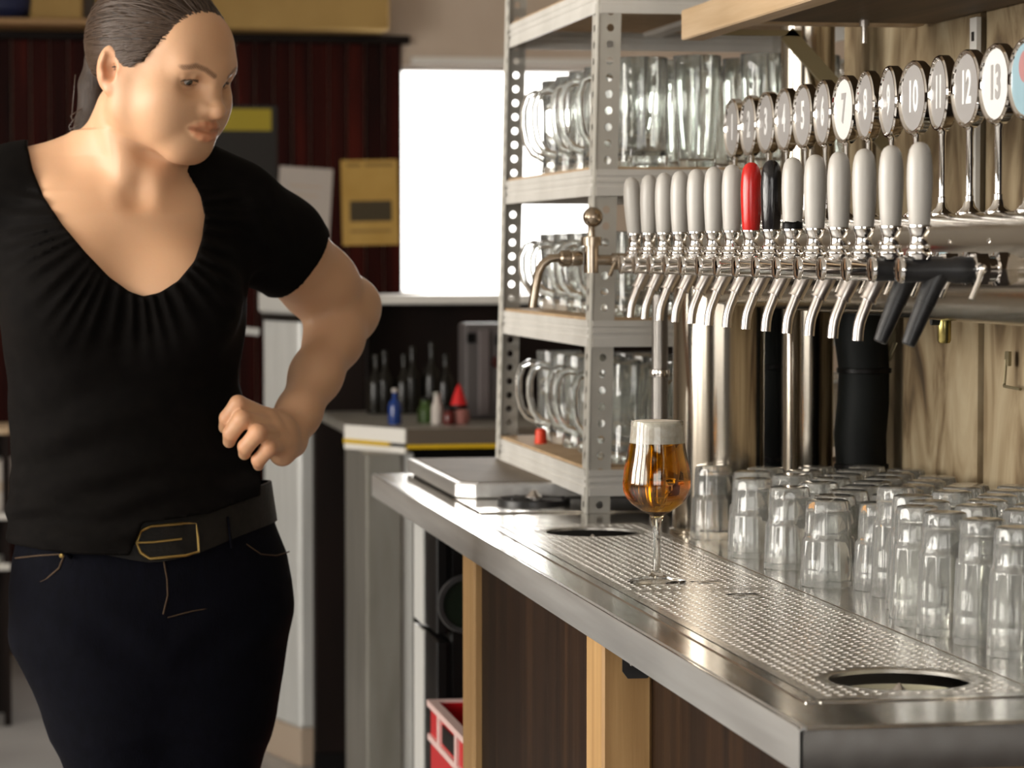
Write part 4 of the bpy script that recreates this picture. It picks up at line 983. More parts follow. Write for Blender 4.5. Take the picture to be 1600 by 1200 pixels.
def add_torso(Fd, off=0.0, low=None):
    Fd.op(lambda x, y, z: d_torso(x, y, z, off), tlo, thi, .0)
    for c, r in bust: Fd.ell(c, [q+off for q in r], .05)
    Fd.cap(J(200, 285, 3.865), Sl+[0, 0, -.004], .046+off, .050+off, .05); Fd.cap(J(200, 280, 3.865), Sr+[0, 0, .004], .046+off, .050+off, .05)
    Fd.cap(J(175, 244, 3.86), J(45, 286, 3.87), .036+off, .036+off, .05); Fd.cap(J(245, 246, 3.87), J(362, 308, 3.88), .036+off, .036+off, .05)
add_torso(B)
# neck, collar bones, tendons
B.cap(J(208, 190, 3.825), J(207, 300, 3.845), .052, .058, .04)
B.cap(J(178, 160, 3.79), J(208, 306, 3.765), .013, .010, .035); B.cap(J(272, 235, 3.80), J(226, 306, 3.765), .012, .009, .035)
B.cap(J(194, 312, 3.787), J(92, 300, 3.812), .007, .008, .035); B.cap(J(238, 312, 3.787), J(300, 312, 3.808), .007, .008, .035)
B.ell(J(215, 300, 3.748), (.014, .014, .016), .03, 'sub')
# arms
am = lambda a, b_, t: a+(b_-a)*t
B.chain([Sl, am(Sl, El, .35), am(Sl, El, .7), El], [.051, .052, .048, .042], .03)
B.cap(El+[.004, .004, -.002], J(554, 474, 4.03), .032, .029, .03)
B.chain([El, am(El, Wl, .25)+[.002, 0, 0], am(El, Wl, .55), am(El, Wl, .85), Wl], [.041, .0385, .0335, .028, .0265], .02)
B.chain([Sr, am(Sr, Er, .5), Er, am(Er, Wr, .3), Wr], [.053, .05, .043, .041, .026], .03)
# left hand on the hip: palm, four curled fingers, thumb round the back
MC = [J(416, 652, 3.757), J(424, 666, 3.752), J(432, 680, 3.752), J(439, 696, 3.758)]
PI_ = [J(372, 631, 3.728), J(378, 655, 3.714), J(403, 676, 3.708), J(420, 701, 3.716)]
DI = [J(355, 653, 3.733), J(361, 677, 3.722), J(384, 698, 3.718), J(404, 719, 3.724)]
TI = [J(351, 668, 3.748), J(358, 690, 3.738), J(382, 709, 3.734), J(404, 727, 3.738)]
for i, m in enumerate(MC): B.cap(Wl+np.array([-.004+.002*i, -.004, .010-.009*i]), m, .0155, .0118, .014)
B.ell(J(440, 686, 3.775), (.021, .022, .030), .016)
B.cap(J(455, 690, 3.80), J(441, 712, 3.775), .017, .013, .012)
for i in range(4):
    r = [.0110, .0114, .0112, .0100][i]
    B.chain([MC[i], PI_[i]], [r*1.12, r*1.02], .006); B.chain([PI_[i], DI[i]], [r*1.03, r*.93], .003); B.chain([DI[i], TI[i]], [r*.93, r*.74], .003)
B.chain([Wl+[-.006, .004, .012], J(425, 655, 3.812), J(404, 650, 3.842), J(388, 655, 3.862)], [.015, .013, .0105, .0085], .008)
# right hand, relaxed beside the right thigh (outside the frame)
kx = J(-168, 862, 3.82); B.cap(Wr, kx, .021, .024, .02); B.ell(am(Wr, kx, .6), (.018, .034, .045), .012)
for i, (dy, ln) in enumerate([(-.026, .066), (-.009, .074), (.008, .070), (.024, .056)]):
    a = kx+[0, dy, -.006]; b_ = a+[.004, dy*.2, -ln*.5]; c = b_+[.014, 0, -ln*.32]; d = c+[.014, 0, -ln*.16]
    B.chain([a, b_, c, d], [.0092, .0085, .0078, .0066], .005)
B.chain([am(Wr, kx, .25)+[0, -.016, 0], am(Wr, kx, .8)+[.006, -.044, -.005], kx+[.014, -.050, -.03], kx+[.02, -.048, -.05]], [.012, .0108, .0095, .0078], .006)
# head
B.ell(Hd(0, -.014, .044), (.0745, .098, .084), .0, Rm=RM)
B.ell(Hd(0, .026, -.012), (.063, .068, .066), .03, Rm=RM)
B.ell(Hd(0, .052, .062), (.054, .038, .045), .03, Rm=RM)
for s_ in (-1, 1):
    B.cap(Hd(s_*.051, .012, -.050), Hd(s_*.016, .075, -.089), .0185, .017, .03)       # jaw line
    B.cap(Hd(s_*.058, .0, -.01), Hd(s_*.051, .012, -.050), .018, .018, .03)
    B.ell(Hd(s_*.041, .060, -.012), (.026, .025, .024), .03, Rm=RM)                    # cheek
    B.ell(Hd(s_*.034, .060, -.045), (.026, .026, .030), .03, Rm=RM)
B.cap(Hd(-.010, .079, -.092), Hd(.010, .079, -.092), .0165, .0165, .025)                # chin
B.cap(Hd(-.036, .074, .046), Hd(-.010, .084, .044), .013, .011, .02); B.cap(Hd(.036, .074, .046), Hd(.010, .084, .044), .013, .011, .02)   # brows
B.cap(Hd(0, .072, .03), Hd(0, .078, -.055), .024, .0185, .03)
for s_ in (-1, 1): B.ell(Hd(s_*.0325, .0955, .0235), (.0185, .0165, .0125), .014, 'sub', Rm=RM)   # eye sockets
EC = [Hd(-.0320, .0715, .0268), Hd(.0320, .0715, .0268)]; ER = .0122
for s_, e in zip((-1, 1), EC):
    def lid(x, y, z, e=e, s_=s_):
        px, py, pz = x-e[0], y-e[1], z-e[2]
        l = px*RM[0, 0]+py*RM[1, 0]+pz*RM[2, 0]; f = px*RM[0, 1]+py*RM[1, 1]+pz*RM[2, 1]; u = px*RM[0, 2]+py*RM[1, 2]+pz*RM[2, 2]
        sph = np.sqrt(l*l+f*f+u*u)-(ER+.0022)
        w_ = np.clip(1-(l/.0132)**2, 0, 1)
        up = -.0012+.0030*w_**.8-s_*l*.06; lo = -.0012-.0042*w_**.8-s_*l*.06
        slit = np.maximum(np.maximum(u-up, lo-u), np.maximum(np.abs(l)-.0132, -(f-.004)))
        return np.maximum(sph, -slit)
    B.op(lid, e-.016, e+.016, .0045, pad=.01)
    B.chain([e+RM@np.array([-.013, .0105, .0055]), e+RM@np.array([0, .0150, .0085]), e+RM@np.array([.013, .0105, .0055])], [.0012, .0020, .0012], .006)
# nose
B.chain([Hd(0, .0845, .034), Hd(0, .0955, .012), Hd(0, .1105, -.0085)], [.0065, .0070, .0098], .012)
B.ell(Hd(0, .1125, -.0115), (.0108, .0100, .0092), .008, Rm=RM)
for s_ in (-1, 1):
    B.ell(Hd(s_*.0125, .0985, -.0125), (.0080, .0105, .0085), .007, Rm=RM)
    B.ell(Hd(s_*.0062, .1045, -.0185), (.0036, .0052, .0032), .003, 'sub', Rm=RM)
B.cap(Hd(0, .098, -.017), Hd(0, .0905, -.032), .006, .0065, .012)
# mouth
def skin_f(l, u):
    "how far forward the face surface lies at (l, u)"
    for f_ in np.arange(.125, .03, -.0008):
        p_ = Hd(l, f_, u); ii = [min(max(int(np.searchsorted(a_, c_)), 0), len(a_)-1) for a_, c_ in zip(B.ax, p_)]
        if B.F[ii[0], ii[1], ii[2]] < 0: return f_
    return .07
def lipline(pts): return [Hd(l, skin_f(l, u)+o_, u) for l, u, o_ in pts]
ul = lipline([(-.0275, -.0480, -.0012), (-.020, -.0445, .0), (-.011, -.0410, .0012), (0, -.0420, .0018), (.011, -.0410, .0012), (.020, -.0445, .0), (.0275, -.0480, -.0012)])
ll = lipline([(-.0260, -.0500, -.0012), (-.019, -.0560, .0), (-.010, -.0600, .0014), (0, -.0612, .0020), (.010, -.0600, .0014), (.019, -.0560, .0), (.0260, -.0500, -.0012)])
ml = lipline([(-.0295, -.0500, .0012), (-.020, -.0495, .0042), (-.011, -.0500, .0060), (0, -.0506, .0070), (.011, -.0500, .0060), (.020, -.0495, .0042), (.0295, -.0500, .0012)])
B.chain(ul, [.0018, .0032, .0041, .0039, .0041, .0032, .0018], .005); B.chain(ll, [.0020, .0038, .0050, .0053, .0050, .0038, .0020], .005)
B.chain(ml, [.0008, .0012, .0014, .0014, .0014, .0012, .0008], .003, 'sub')
# ears
for s_ in (-1, 1):
    er = RM.copy(); ca, sa = math.cos(.35*s_), math.sin(.35*s_)
    er = np.stack([RM[:, 0]*ca+RM[:, 1]*sa*1.0, -RM[:, 0]*sa+RM[:, 1]*ca, RM[:, 2]], 1)
    tilt = .18; e2 = np.stack([er[:, 0], er[:, 1]*math.cos(tilt)+er[:, 2]*math.sin(tilt), -er[:, 1]*math.sin(tilt)+er[:, 2]*math.cos(tilt)], 1)
    c = Hd(s_*.078, -.014, .006)
    o = lambda l, f, u: c+e2@np.array([s_*l, f, u])
    B.ell(o(0, 0, 0), (.0085, .0175, .0305), .006, Rm=e2)
    B.ell(o(.0085, .001, .004), (.0065, .0125, .0215), .003, 'sub', Rm=e2)
    B.chain([o(.005, -.006, .018), o(.0058, -.009, .004), o(.005, -.005, -.010)], [.0026, .0030, .0030], .004)
    B.ell(o(.006, .005, -.003), (.0075, .0075, .0115), .003, 'sub', Rm=e2)
    B.cap(o(.004, .0145, -.004), o(.004, .0145, -.008), .0035, .0035, .004)
    B.ell(o(.003, .005, -.026), (.0055, .0085, .0075), .005, Rm=e2)
P, Q = surface_nets(B); del B
P = relax(P, Q, 2, .4)
hl = hloc(P); n = len(P)
tint = np.ones((n, 3))
def near(P_, pts, r):
    d = np.full(len(P_), 9.0)
    for a, b_ in zip(pts[:-1], pts[1:]):
        v = b_-a; t = np.clip(((P_-a)@v)/(v@v+1e-12), 0, 1); d = np.minimum(d, np.linalg.norm(P_-a-t[:, None]*v, axis=1))
    return d
def blend(mask, col):
    global tint
    tint = tint*(1-mask[:, None])+np.array(col)*mask[:, None]
sm = lambda d, a, b_: np.clip((b_-d)/(b_-a), 0, 1)
face = (np.abs(hl[:, 0]) < .09) & (hl[:, 1] > .02)
tap_ = np.sqrt(np.clip(1-(hl[:, 0]/.0305)**2, 0, 1))
blend(np.maximum(sm(near(P, ul, 0)-.0045*tap_, .0006, .0022), sm(near(P, ll, 0)-.0056*tap_, .0006, .0024))*face, (.95, .70, .65))
blend(sm(near(P, ml, 0), .0018, .0036)*face*.45, (.45, .24, .20))
for s_ in (-1, 1):
    bw = [Hd(s_*.0135, .094, .0415), Hd(s_*.026, .092, .0475), Hd(s_*.039, .082, .0500), Hd(s_*.051, .068, .0445)]
    b2 = np.array([hloc(q[None])[0] for q in bw]); h2 = hl.copy(); h2[:, 1] = 0; b2[:, 1] = 0
    d = near(h2, list(b2), 0)
    hair_n = .75+.25*np.sin(hl[:, 2]*2600+hl[:, 0]*1500)
    blend(sm(d, .0018, .0046)*face*.85*hair_n, (.13, .09, .075))
    q = hl-hloc(EC[(s_+1)//2][None]); w_ = np.clip(1-(q[:, 0]/.0145)**2, 0, 1)
    up = -.0012+.0030*w_**.8-s_*q[:, 0]*.06
    rr = np.linalg.norm(q, axis=1)
    blend(((np.abs(q[:, 2]-up-.0007) < .0018) & (np.abs(q[:, 0]) < .0145) & (rr < .0185) & (q[:, 1] > 0)).astype(float)*.9, (.05, .035, .03))
    lo = -.0012-.0042*w_**.8-s_*q[:, 0]*.06
    blend(((np.abs(q[:, 2]-lo+.0006) < .0011) & (np.abs(q[:, 0]) < .0135) & (rr < .0175) & (q[:, 1] > 0)).astype(float)*.45, (.16, .10, .08))
# warmer blood tones: ear, nose tip, cheeks, knuckles
earp = hloc(P)-np.array([-.08, -.012, .004]); blend(sm(np.linalg.norm(earp*[1, 1, .7], axis=1), .012, .030)*.5, (1.0, .72, .66))
blend(sm(np.linalg.norm(hl-[0, .112, -.008], axis=1), .008, .020)*.25, (1.0, .80, .78))
kn = np.min([np.linalg.norm(P-q, axis=1) for q in PI_+DI], axis=0); blend(sm(kn, .010, .018)*.35, (.98, .70, .64))
person = thing('person', 'person in black V-neck t-shirt and dark jeans, hand on hip, looking down', 'person', (J(235, 900, 3.83)[0], 3.83, 0))
OFF = np.array(person.location)
body = obj('body', np_mesh('body', P-OFF, Q, 'skin', [('Tint', 'FLOAT_COLOR', tint)]), person)
# eyes
for e in EC:
    b = MB(); g = RM@np.array([.05, .93, -.36]); g /= np.linalg.norm(g); u, v = basis(g); u = np.array(u); v = np.array(v)
    vs = []; fs = []; nn = 20; th = [0, .12, .215, .36, .50, .53, .9, 1.4, 2.0, 2.7, PI]
    for t_ in th:
        if t_ in (0, PI): vs.append(e+g*ER*math.cos(t_)-OFF)
        else:
            for k in range(nn): vs.append(e+ER*(g*math.cos(t_)+(u*math.cos(2*PI*k/nn)+v*math.sin(2*PI*k/nn))*math.sin(t_))-OFF)
    st = [0]+[1+nn*i for i in range(len(th)-2)]
    for k in range(nn):
        b_ = (k+1) % nn; fs.append((0, 1+k, 1+b_))
    mi = [1 if False else 2]*nn
    for i in range(1, len(th)-2):
        for k in range(nn):
            b_ = (k+1) % nn; fs.append((st[i]+k, st[i+1]+k, st[i+1]+b_, st[i]+b_)); mi.append(2 if th[i] < .2 else (1 if th[i] < .5 else 0))
    last = len(vs)-1
    for k in range(nn): fs.append((st[-1]+k, last, st[-1]+(k+1) % nn)); mi.append(0)
    b.add(vs, fs); b.m = mi
    obj('eye', b.mesh('eye', ['eye_white', 'iris', 'pupil'], ang=80), person)

# ---- hair: pulled back into a low ponytail
xs = axis_grid(HC[0]-.19, HC[0]+.13, .0019, []); ys = axis_grid(HC[1]-.14, HC[1]+.17, .0019, []); zs = axis_grid(HC[2]-.17, HC[2]+.16, .0019, [])
Hf = Field(xs, ys, zs)
KN = np.array([.0, -.104, .012])                         # knot, head coordinates
AX = KN/np.linalg.norm(KN); A1 = np.array([1.0, 0, 0]); A2 = np.cross(AX, A1)
def strand(x, y, z):
    px, py, pz = x-HC[0], y-HC[1], z-HC[2]
    l = px*RM[0, 0]+py*RM[1, 0]+pz*RM[2, 0]; f = px*RM[0, 1]+py*RM[1, 1]+pz*RM[2, 1]; u = px*RM[0, 2]+py*RM[1, 2]+pz*RM[2, 2]-.03
    return np.arctan2(l*A2[0]+f*A2[1]+u*A2[2], l*A1[0]+f*A1[1]+u*A1[2]), l, f, u+.03
HF = [-.14, -.06, -.036, -.022, -.008, .006, .018, .030, .045, .060, .075, .10]
HU = [-.075, -.055, -.028, .010, .038, .040, .026, .034, .066, .088, .104, .122]
def d_hair(x, y, z):
    ph, l, f, u = strand(x, y, z)
    k0 = np.sqrt((l/.0805)**2+((f+.014)/.105)**2+((u-.046)/.090)**2); k1 = np.sqrt((l/.0805**2)**2+((f+.014)/.105**2)**2+((u-.046)/.090**2)**2)
    d = k0*(k0-1)/np.maximum(k1, 1e-6)
    d = d+.0006*np.sin(ph*34+2*np.sin(ph*7))+.0004*np.sin(ph*71+f*20)
    g = u-np.interp(f.ravel(), HF, HU).reshape(f.shape).astype(np.float32)+.0016*np.sin(ph*61)+.002*np.sin(ph*19+1)
    return -smin(-d, g*.75, .006)
Hf.op(d_hair, HC-.13, HC+.16, 0, pad=.0)
kn = Hd(*KN)
tail = [kn, J(160, 92, 3.90), J(150, 135, 3.905), J(146, 170, 3.905), J(134, 198, 3.90), J(116, 215, 3.89)]
Hf.chain(tail, [.018, .020, .021, .018, .013, .003], .015)
P, Q = surface_nets(Hf); del Hf
P = relax(P, Q, 1, .4)
ph, l, f, u = strand(P[:, 0], P[:, 1], P[:, 2])
td = near(P, tail[1:], 0); ti = (td < .026) & (hloc(P)[:, 1] < -.09)
flow = np.stack([np.cos(ph), np.sin(ph), f*3], 1)
tl = np.stack([P[:, 0]*25, P[:, 1]*25, P[:, 2]*2.0], 1); flow[ti] = tl[ti]
obj('hair', np_mesh('hair', P-OFF, Q, 'hair', [('Flow', 'FLOAT_VECTOR', flow)]), person)
# loose strands over the cap, combed from the hairline to the knot
b = MB(); ER3 = np.array([.0812, .1058, .0908]); EC3 = np.array([0, -.014, .046]); made = 0
while made < 420:
    f0 = rng.uniform(-.03, .098); u0 = np.interp(f0, HF, HU)+rng.uniform(-.004, .012)
    q = 1-((f0+.014)/.1058)**2-((u0-.046)/.0908)**2
    if q <= .0: f0 = rng.uniform(.06, .085); l0 = rng.uniform(-.05, .06); q2 = 1-((f0+.014)/.1058)**2-(l0/.0812)**2; u0 = .046+.0908*math.sqrt(max(q2, 0)); a0 = np.array([l0, f0, u0])
    else: a0 = np.array([math.copysign(.0812*math.sqrt(q), rng.uniform(-1, .35)), f0, u0])
    if a0[2] < np.interp(a0[1], HF, HU)-.006: made += 1; continue
    e0 = (a0-EC3)/ER3; e0 /= np.linalg.norm(e0); e1 = (KN-EC3)/ER3; e1 = e1/np.linalg.norm(e1)+rng.normal(0, .10, 3); e1 /= np.linalg.norm(e1)
    om = math.acos(max(-1, min(1, float(e0@e1)))); off = rng.uniform(.0, .0016)
    pth = []
    for t_ in np.linspace(0, rng.uniform(.75, 1), 13):
        d_ = (math.sin((1-t_)*om)*e0+math.sin(t_*om)*e1)/math.sin(om); pth.append(HC+RM@(EC3+ER3*d_*(1+(off-.001)*12*min(1, t_*5)))-OFF)
    b.tube(pth, [.0004]+[rng.uniform(.0006, .0010)]*11+[.0004], 5, caps=False); made += 1
for k in range(26):                                   # fine fly-aways round the ponytail
    p0 = tail[2]+rng.normal(0, .008, 3); b.tube([p0-OFF, tail[3]+rng.normal(0, .010, 3)-OFF, tail[4]+rng.normal(0, .012, 3)-OFF, tail[5]+rng.normal(0, .012, 3)+[-.004, 0, -.006]-OFF], [.0009, .0009, .0007, .0003], 5, caps=False)
hs_ = obj('hair_strands', b.mesh('hair_strands', flat('hair_strand', (.060, .036, .023), .34), ang=80), person); hs_['kind'] = 'stuff'

# ---- t-shirt
def poly_sdf(pts, X, Zg):
    d = np.full((len(X), len(Zg)), 9.0); s_ = np.ones_like(d); px = X[:, None]; pz = Zg[None, :]; n_ = len(pts)
    for i in range(n_):
        a = pts[i]; b_ = pts[i-1]; ex, ez = b_[0]-a[0], b_[1]-a[1]; wx, wz = px-a[0], pz-a[1]
        t = np.clip((wx*ex+wz*ez)/(ex*ex+ez*ez), 0, 1); d = np.minimum(d, np.hypot(wx-ex*t, wz-ez*t))
        c1 = pz >= a[1]; c2 = pz < b_[1]; c3 = ex*wz > ez*wx
        flip = (c1 & c2 & c3) | (~c1 & ~c2 & ~c3); s_[flip] *= -1
    return d*s_
xs = axis_grid(-.32, .56, .0032, []); ys = axis_grid(3.62, 4.06, .0032, []); zs = axis_grid(J(0, 885, 3.75)[2], J(0, 205, 3.8)[2], .0032, [])
T = Field(xs, ys, zs)
add_torso(T, .0075)
T.chain([Sl+[-.02, 0, .0], am(Sl, El, .30), am(Sl, El, .66)], [.060, .061, .062], .03)
T.chain([Sr+[.02, 0, .0], am(Sr, Er, .28), am(Sr, Er, .56)], [.062, .064, .066], .03)
# loose waist on the right side of the picture, over the belt
T.ell(J(390, 748, 3.81), (.046, .06, .036), .05)
x3, y3, z3 = T.pts((slice(None),)*3)
pxl = lambda x, z: None
def img(x, y, z):
    vx, vy, vz = x-CPOS[0], y-CPOS[1], z-CPOS[2]
    w_ = vx*CFW[0]+vy*CFW[1]+vz*CFW[2]
    return 800+CF*(vx*CRT[0]+vy*CRT[1])/w_, 600-CF*(vx*CUP[0]+vy*CUP[1]+vz*CUP[2])/w_
u_, v_ = img(x3, np.float32(3.72), z3); u_ = u_+np.zeros_like(v_)
# fabric relief: drag lines to the hand, soft folds at the waist, gathers under the neckline
wst = np.exp(-((v_-690)/120.)**2)
fold = .0042*wst*np.sin((v_*.075+u_*.028)+1.6*np.sin(u_*.013))*(.55+.45*np.sin(u_*.021+v_*.007))
fold = fold+.0035*np.exp(-((v_-800)/60.)**2)*np.sin(v_*.13+.02*u_+np.sin(u_*.03))
ccx, ccy = 205, 330
ang_ = np.arctan2(v_-ccy, u_-ccx); rad_ = np.hypot((u_-ccx)*1.0, (v_-ccy)*.95)
gat = np.exp(-((rad_-150)/48.)**2)*(v_ > 290); fold = fold+.0034*gat*np.sin(ang_*46+1.5*np.sin(ang_*9))
fold = fold+.0028*np.exp(-(((u_-450)/60.)**2+((v_-350)/70.)**2))*np.sin(u_*.16-v_*.07)
T.F += (fold*np.clip((3.86-y3)/.06, 0, 1)+.0022*np.sin(v_*.05+y3*60)*np.clip((y3-3.80)/.05, 0, 1)).astype(np.float32)
neck = [(44, 222), (52, 262), (70, 308), (98, 352), (132, 394), (168, 432), (200, 455), (221, 462), (246, 456), (274, 438), (300, 408), (316, 372), (322, 338), (316, 304), (300, 274), (286, 248), (284, 150), (60, 150)]
np_ = [tuple(J(a, c, 3.745)[[0, 2]]) for a, c in neck]
nd = poly_sdf(np_, xs, zs)[:, None, :].astype(np.float32)+np.clip((y3-3.90)/.03, 0, 1)*.05
T.F = np.maximum(T.F, -nd)
# neckline hem bead
hem = [J(a, c, 3.745) for a, c in neck[:16]]
# sleeve ends, shoulder end, hem
def cut(c, nrm, side):
    nrm = np.asarray(nrm, float); nrm /= np.linalg.norm(nrm)
    d = (x3-c[0])*nrm[0]+(y3-c[1])*nrm[1]+(z3-c[2])*nrm[2]
    far = side(x3, y3, z3)
    T.F[:] = np.where(far, np.maximum(T.F, d), T.F)
cl = J(452, 416, 3.95); cut(cl, (El-Sl)*np.array([1, .5, 1])+np.array([.02, 0, .0]), lambda x, y, z: (x > J(392, 0, 3.9)[0])+0*y+0*z > 0)
cr_ = am(Sr, Er, .47); cut(cr_, Er-Sr, lambda x, y, z: (x < J(-40, 0, 3.9)[0])+0*y+0*z > 0)
hz_x = [J(a, 850, 3.75)[0] for a in (-20, 120, 200, 220, 330, 425, 470)]; hz_z = [J(a, c, 3.745)[2] for a, c in ((-20, 852), (120, 862), (205, 862), (222, 812), (320, 799), (425, 770), (470, 757))]
T.F = np.maximum(T.F, (np.interp(xs, hz_x, hz_z)[:, None, None]-z3).astype(np.float32))
P, Q = surface_nets(T); del T
P = relax(P, Q, 2, .45)
shirt = obj('t_shirt', np_mesh('t_shirt', P-OFF, Q, 'shirt'), person)

# ---- jeans
zt_ = J(0, 782, 3.75)[2]
xs = axis_grid(-.22, .50, .0045, []); ys = axis_grid(3.64, 4.02, .0045, []); zs = axis_grid(.055, zt_, .0055, [])
Jn = Field(xs, ys, zs)
JY = [790, 830, 870, 910, 960, 1010, 1060, 1110]
JC = [228, 232, 236, 238, 238, 235, 240, 250]; JH = [194, 204, 216, 218, 213, 203, 180, 140]; JB = [.118, .122, .127, .130, .132, .130, .120, .10]
jz = np.array([J(200, y, 3.83)[2] for y in JY])[::-1]; jcx = np.array([J(c, y, 3.83)[0] for c, y in zip(JC, JY)])[::-1]; jhw = np.array(JH)[::-1]*KP; jb = np.array(JB)[::-1]
def d_hip(x, y, z, off=0.0):
    f = lambda v: np.interp(z.ravel(), jz, v).astype(np.float32).reshape(z.shape)
    a, b_, cx = f(jhw)+off, f(jb)+off, f(jcx); dx, dy = x-cx, y-3.835
    uu = dx*math.cos(ty_)+dy*math.sin(ty_); vv = -dx*math.sin(ty_)+dy*math.cos(ty_)
    k0 = np.sqrt((uu/a)**2+(vv/b_)**2); k1 = np.sqrt((uu/a**2)**2+(vv/b_**2)**2)
    return k0*(k0-1)/np.maximum(k1, 1e-5)
Jn.op(lambda x, y, z: np.maximum(d_hip(x, y, z), jz[0]-.01-z), (-.25, 3.66, jz[0]-.02), (.5, 4.0, jz[-1]), 0)
gz = lambda px, z, Y: np.array([J(px, 1100, Y)[0], Y, z])
legs = [[J(146, 975, 3.835), J(186, 1100, 3.83), J(208, 1200, 3.825), gz(222, .49, 3.82), gz(222, .30, 3.85), gz(215, .08, 3.86)],
        [J(328, 975, 3.845), J(316, 1100, 3.84), J(304, 1200, 3.84), gz(298, .49, 3.84), gz(304, .30, 3.87), gz(312, .08, 3.88)]]
for lg in legs: Jn.chain(lg, [.098, .0865, .0705, .056, .055, .043], .05)
x3, y3, z3 = Jn.pts((slice(None),)*3); u_, v_ = img(x3, np.float32(3.72), z3); u_ = u_+0*v_
Jn.F += (.0022*np.sin(v_*.06+.05*np.abs(u_-262))*np.exp(-((v_-1000)/60.)**2)).astype(np.float32)
P, Q = surface_nets(Jn); del Jn
P = relax(P, Q, 2, .5)
jeans = obj('jeans', np_mesh('jeans', P-OFF, Q, 'jeans'), person)
# surface follower for seams, belt and buckle
def on_hip(px, py, off=.001):
    lo, hi = 3.60, 3.84
    for Y in np.linspace(3.66, 3.84, 181):
        p = J(px, py, Y)
        if d_hip(np.array([[[p[0]]]]), np.array([[[p[1]]]]), np.array([[[p[2]]]]), off)[0, 0, 0] < 0: return p
    return J(px, py, 3.84)
def seam(pts, name='seam', r=.0012, mat='stitch', off=.001):
    pth = []
    for (a, b0), (c, d0) in zip(pts[:-1], pts[1:]):
        for t_ in np.linspace(0, 1, 5)[:-1]: pth.append(on_hip(a+(c-a)*t_, b0+(d0-b0)*t_, off)-OFF)
    pth.append(on_hip(*pts[-1], off)-OFF)
    return obj(name, MB().tube(pth, r, 6).mesh(name, mat), jeans)
seam([(22, 925), (45, 918), (72, 905), (92, 888), (100, 868)]); seam([(24, 872), (60, 868), (95, 866)])
seam([(255, 872), (261, 905), (262, 930), (255, 960)]); seam([(385, 850), (408, 866), (432, 868), (452, 862)], r=.0009)
seam([(262, 965), (300, 955), (330, 950)], r=.0008)
for rx, ry in ((20, 927), (96, 868)):
    p = on_hip(rx, ry, .001)-OFF; obj('rivet', MB().lathe([(0, -.003), (.003, -.002), (.0035, 0), (0, .001)], 10, tuple(p), 'y').mesh('rivet', 'brass'), jeans)
# belt: a band that follows the hips and rises to the picture's right
bx = [-20, 120, 215, 262, 330, 425, 470]; by0 = [838, 846, 810, 803, 791, 763, 750]; by1 = [852, 859, 874, 872, 858, 826, 812]
b = MB(); N_ = 46; rows = []
for k in range(N_+1):
    th = 2*PI*k/N_
    # walk the hip outline at mid belt height, sampled by angle
    cx0 = J(236, 845, 3.83)[0]; dxn, dyn = math.cos(th), math.sin(th)
    ring = []
    for edge in (0, 1):
        X = cx0+dxn*.17; px_ = 236+dxn*200
        py_ = np.interp(px_, bx, by1 if edge == 0 else by0)
        zz = J(px_, py_, 3.745)[2] if dyn < .5 else J(px_, np.interp(px_, bx, by1 if edge == 0 else by0), 3.745)[2]
        lo, hi = .05, .30
        for _ in range(26):
            m_ = (lo+hi)/2
            v = d_hip(np.array([[[cx0+dxn*m_]]]), np.array([[[3.835+dyn*m_]]]), np.array([[[zz]]]))[0, 0, 0]
            lo, hi = (m_, hi) if v < 0 else (lo, m_)
        for o_ in (.0005, .0045): ring.append((cx0+dxn*(hi+o_)-OFF[0], 3.835+dyn*(hi+o_)-OFF[1], zz-OFF[2]))
    rows.append(ring)
vs = [p for r_ in rows[:-1] for p in r_]; fs = []
for k in range(N_):
    a = k*4; c = ((k+1) % N_)*4
    for i, j in ((0, 1), (1, 3), (3, 2), (2, 0)): fs.append((a+i, a+j, c+j, c+i))
b.add(vs, fs); belt = obj('belt', b.mesh('belt', 'belt', ang=50), person)
def bp_(px, py, o_=.007): return on_hip(px, py, o_)-OFF
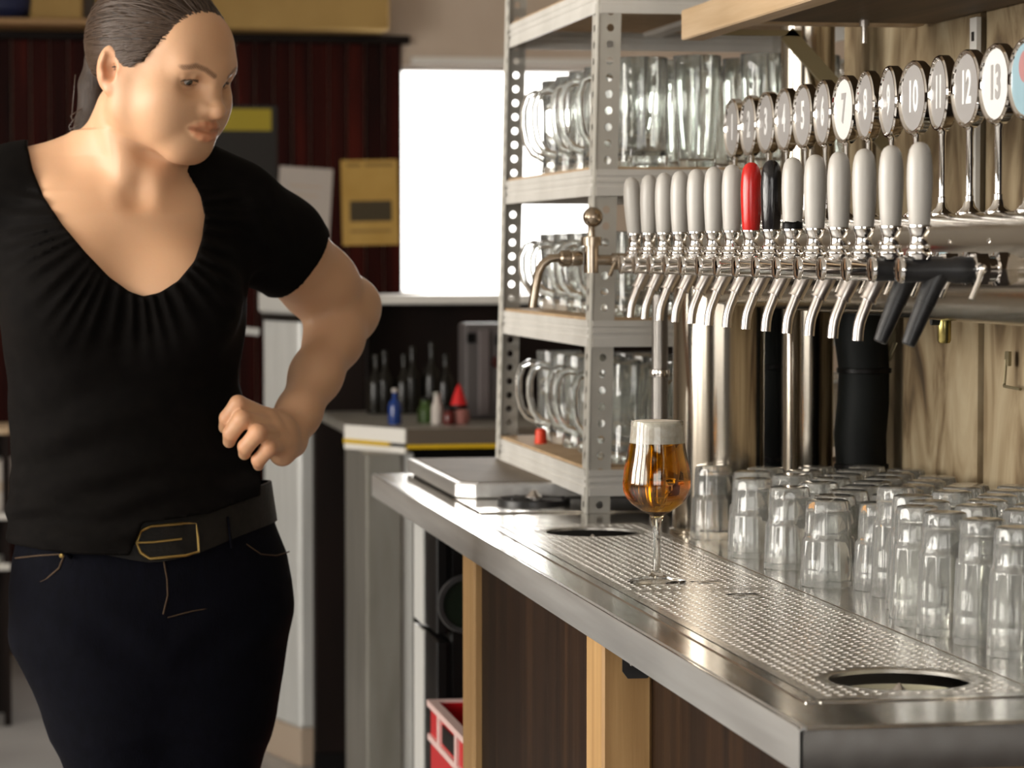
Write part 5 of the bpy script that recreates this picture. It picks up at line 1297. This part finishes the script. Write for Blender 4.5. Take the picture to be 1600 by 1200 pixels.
fr = [(236, 822), (262, 820), (284, 818), (306, 818), (309, 840), (310, 862), (290, 868), (258, 871), (234, 873), (220, 864), (213, 848), (220, 830)]
buckle = obj('buckle', MB().tube([bp_(*q) for q in fr], .0021, 8, closed=True).mesh('buckle', 'brass'), belt)
obj('prong', MB().tube([bp_(214, 848, .009), bp_(240, 847, .008), bp_(284, 842, .008)], .0016, 8).mesh('prong', 'brass'), buckle)
q0 = [(285, 816), (309, 815), (312, 866), (288, 869)]
obj('belt_keeper', MB().add([bp_(*q, .0085) for q in q0]+[bp_(*q, .005) for q in q0], [(0, 1, 2, 3), (7, 6, 5, 4), (0, 4, 5, 1), (1, 5, 6, 2), (2, 6, 7, 3), (3, 7, 4, 0)]).mesh('belt_keeper', 'belt', smooth=False), belt)
for q in ((356, 808, 362, 856), (104, 866, 112, 872)):
    obj('belt_loop', MB().tube([bp_(q[0], q[1], .006), bp_((q[0]+q[2])/2, (q[1]+q[3])/2, .007), bp_(q[2], q[3], .004)], .0045, 8, flat=.4).mesh('belt_loop', 'jeans'), jeans)
# shoes (below the frame)
for lg in legs:
    a = lg[-1]; xs = axis_grid(a[0]-.07, a[0]+.07, .005, []); ys = axis_grid(a[1]-.22, a[1]+.10, .005, []); zs = axis_grid(-.01, .13, .005, [])
    Sf = Field(xs, ys, zs); Sf.chain([np.array([a[0], a[1]+.02, .045]), np.array([a[0]-.004, a[1]-.06, .040]), np.array([a[0]-.008, a[1]-.15, .030])], [.044, .042, .034], .03)
    Sf.cap(np.array([a[0], a[1], .05]), np.array([a[0], a[1], .105]), .045, .046, .03)
    x3, y3, z3 = Sf.pts((slice(None),)*3); Sf.F = np.maximum(Sf.F, .0005-z3)
    P, Q = surface_nets(Sf); sh = obj('shoe', np_mesh('shoe', P-OFF, Q, 'shoe'), person)
    obj('sole', MB().prism([(a[0]-OFF[0]+u0, a[1]-OFF[1]+v0) for u0, v0 in ((-.045, .06), (-.046, -.08), (-.04, -.16), (-.01, -.185), (.03, -.165), (.04, -.08), (.045, .06), (.0, .075))], 0, .012).mesh('sole', 'black', smooth=False), sh)
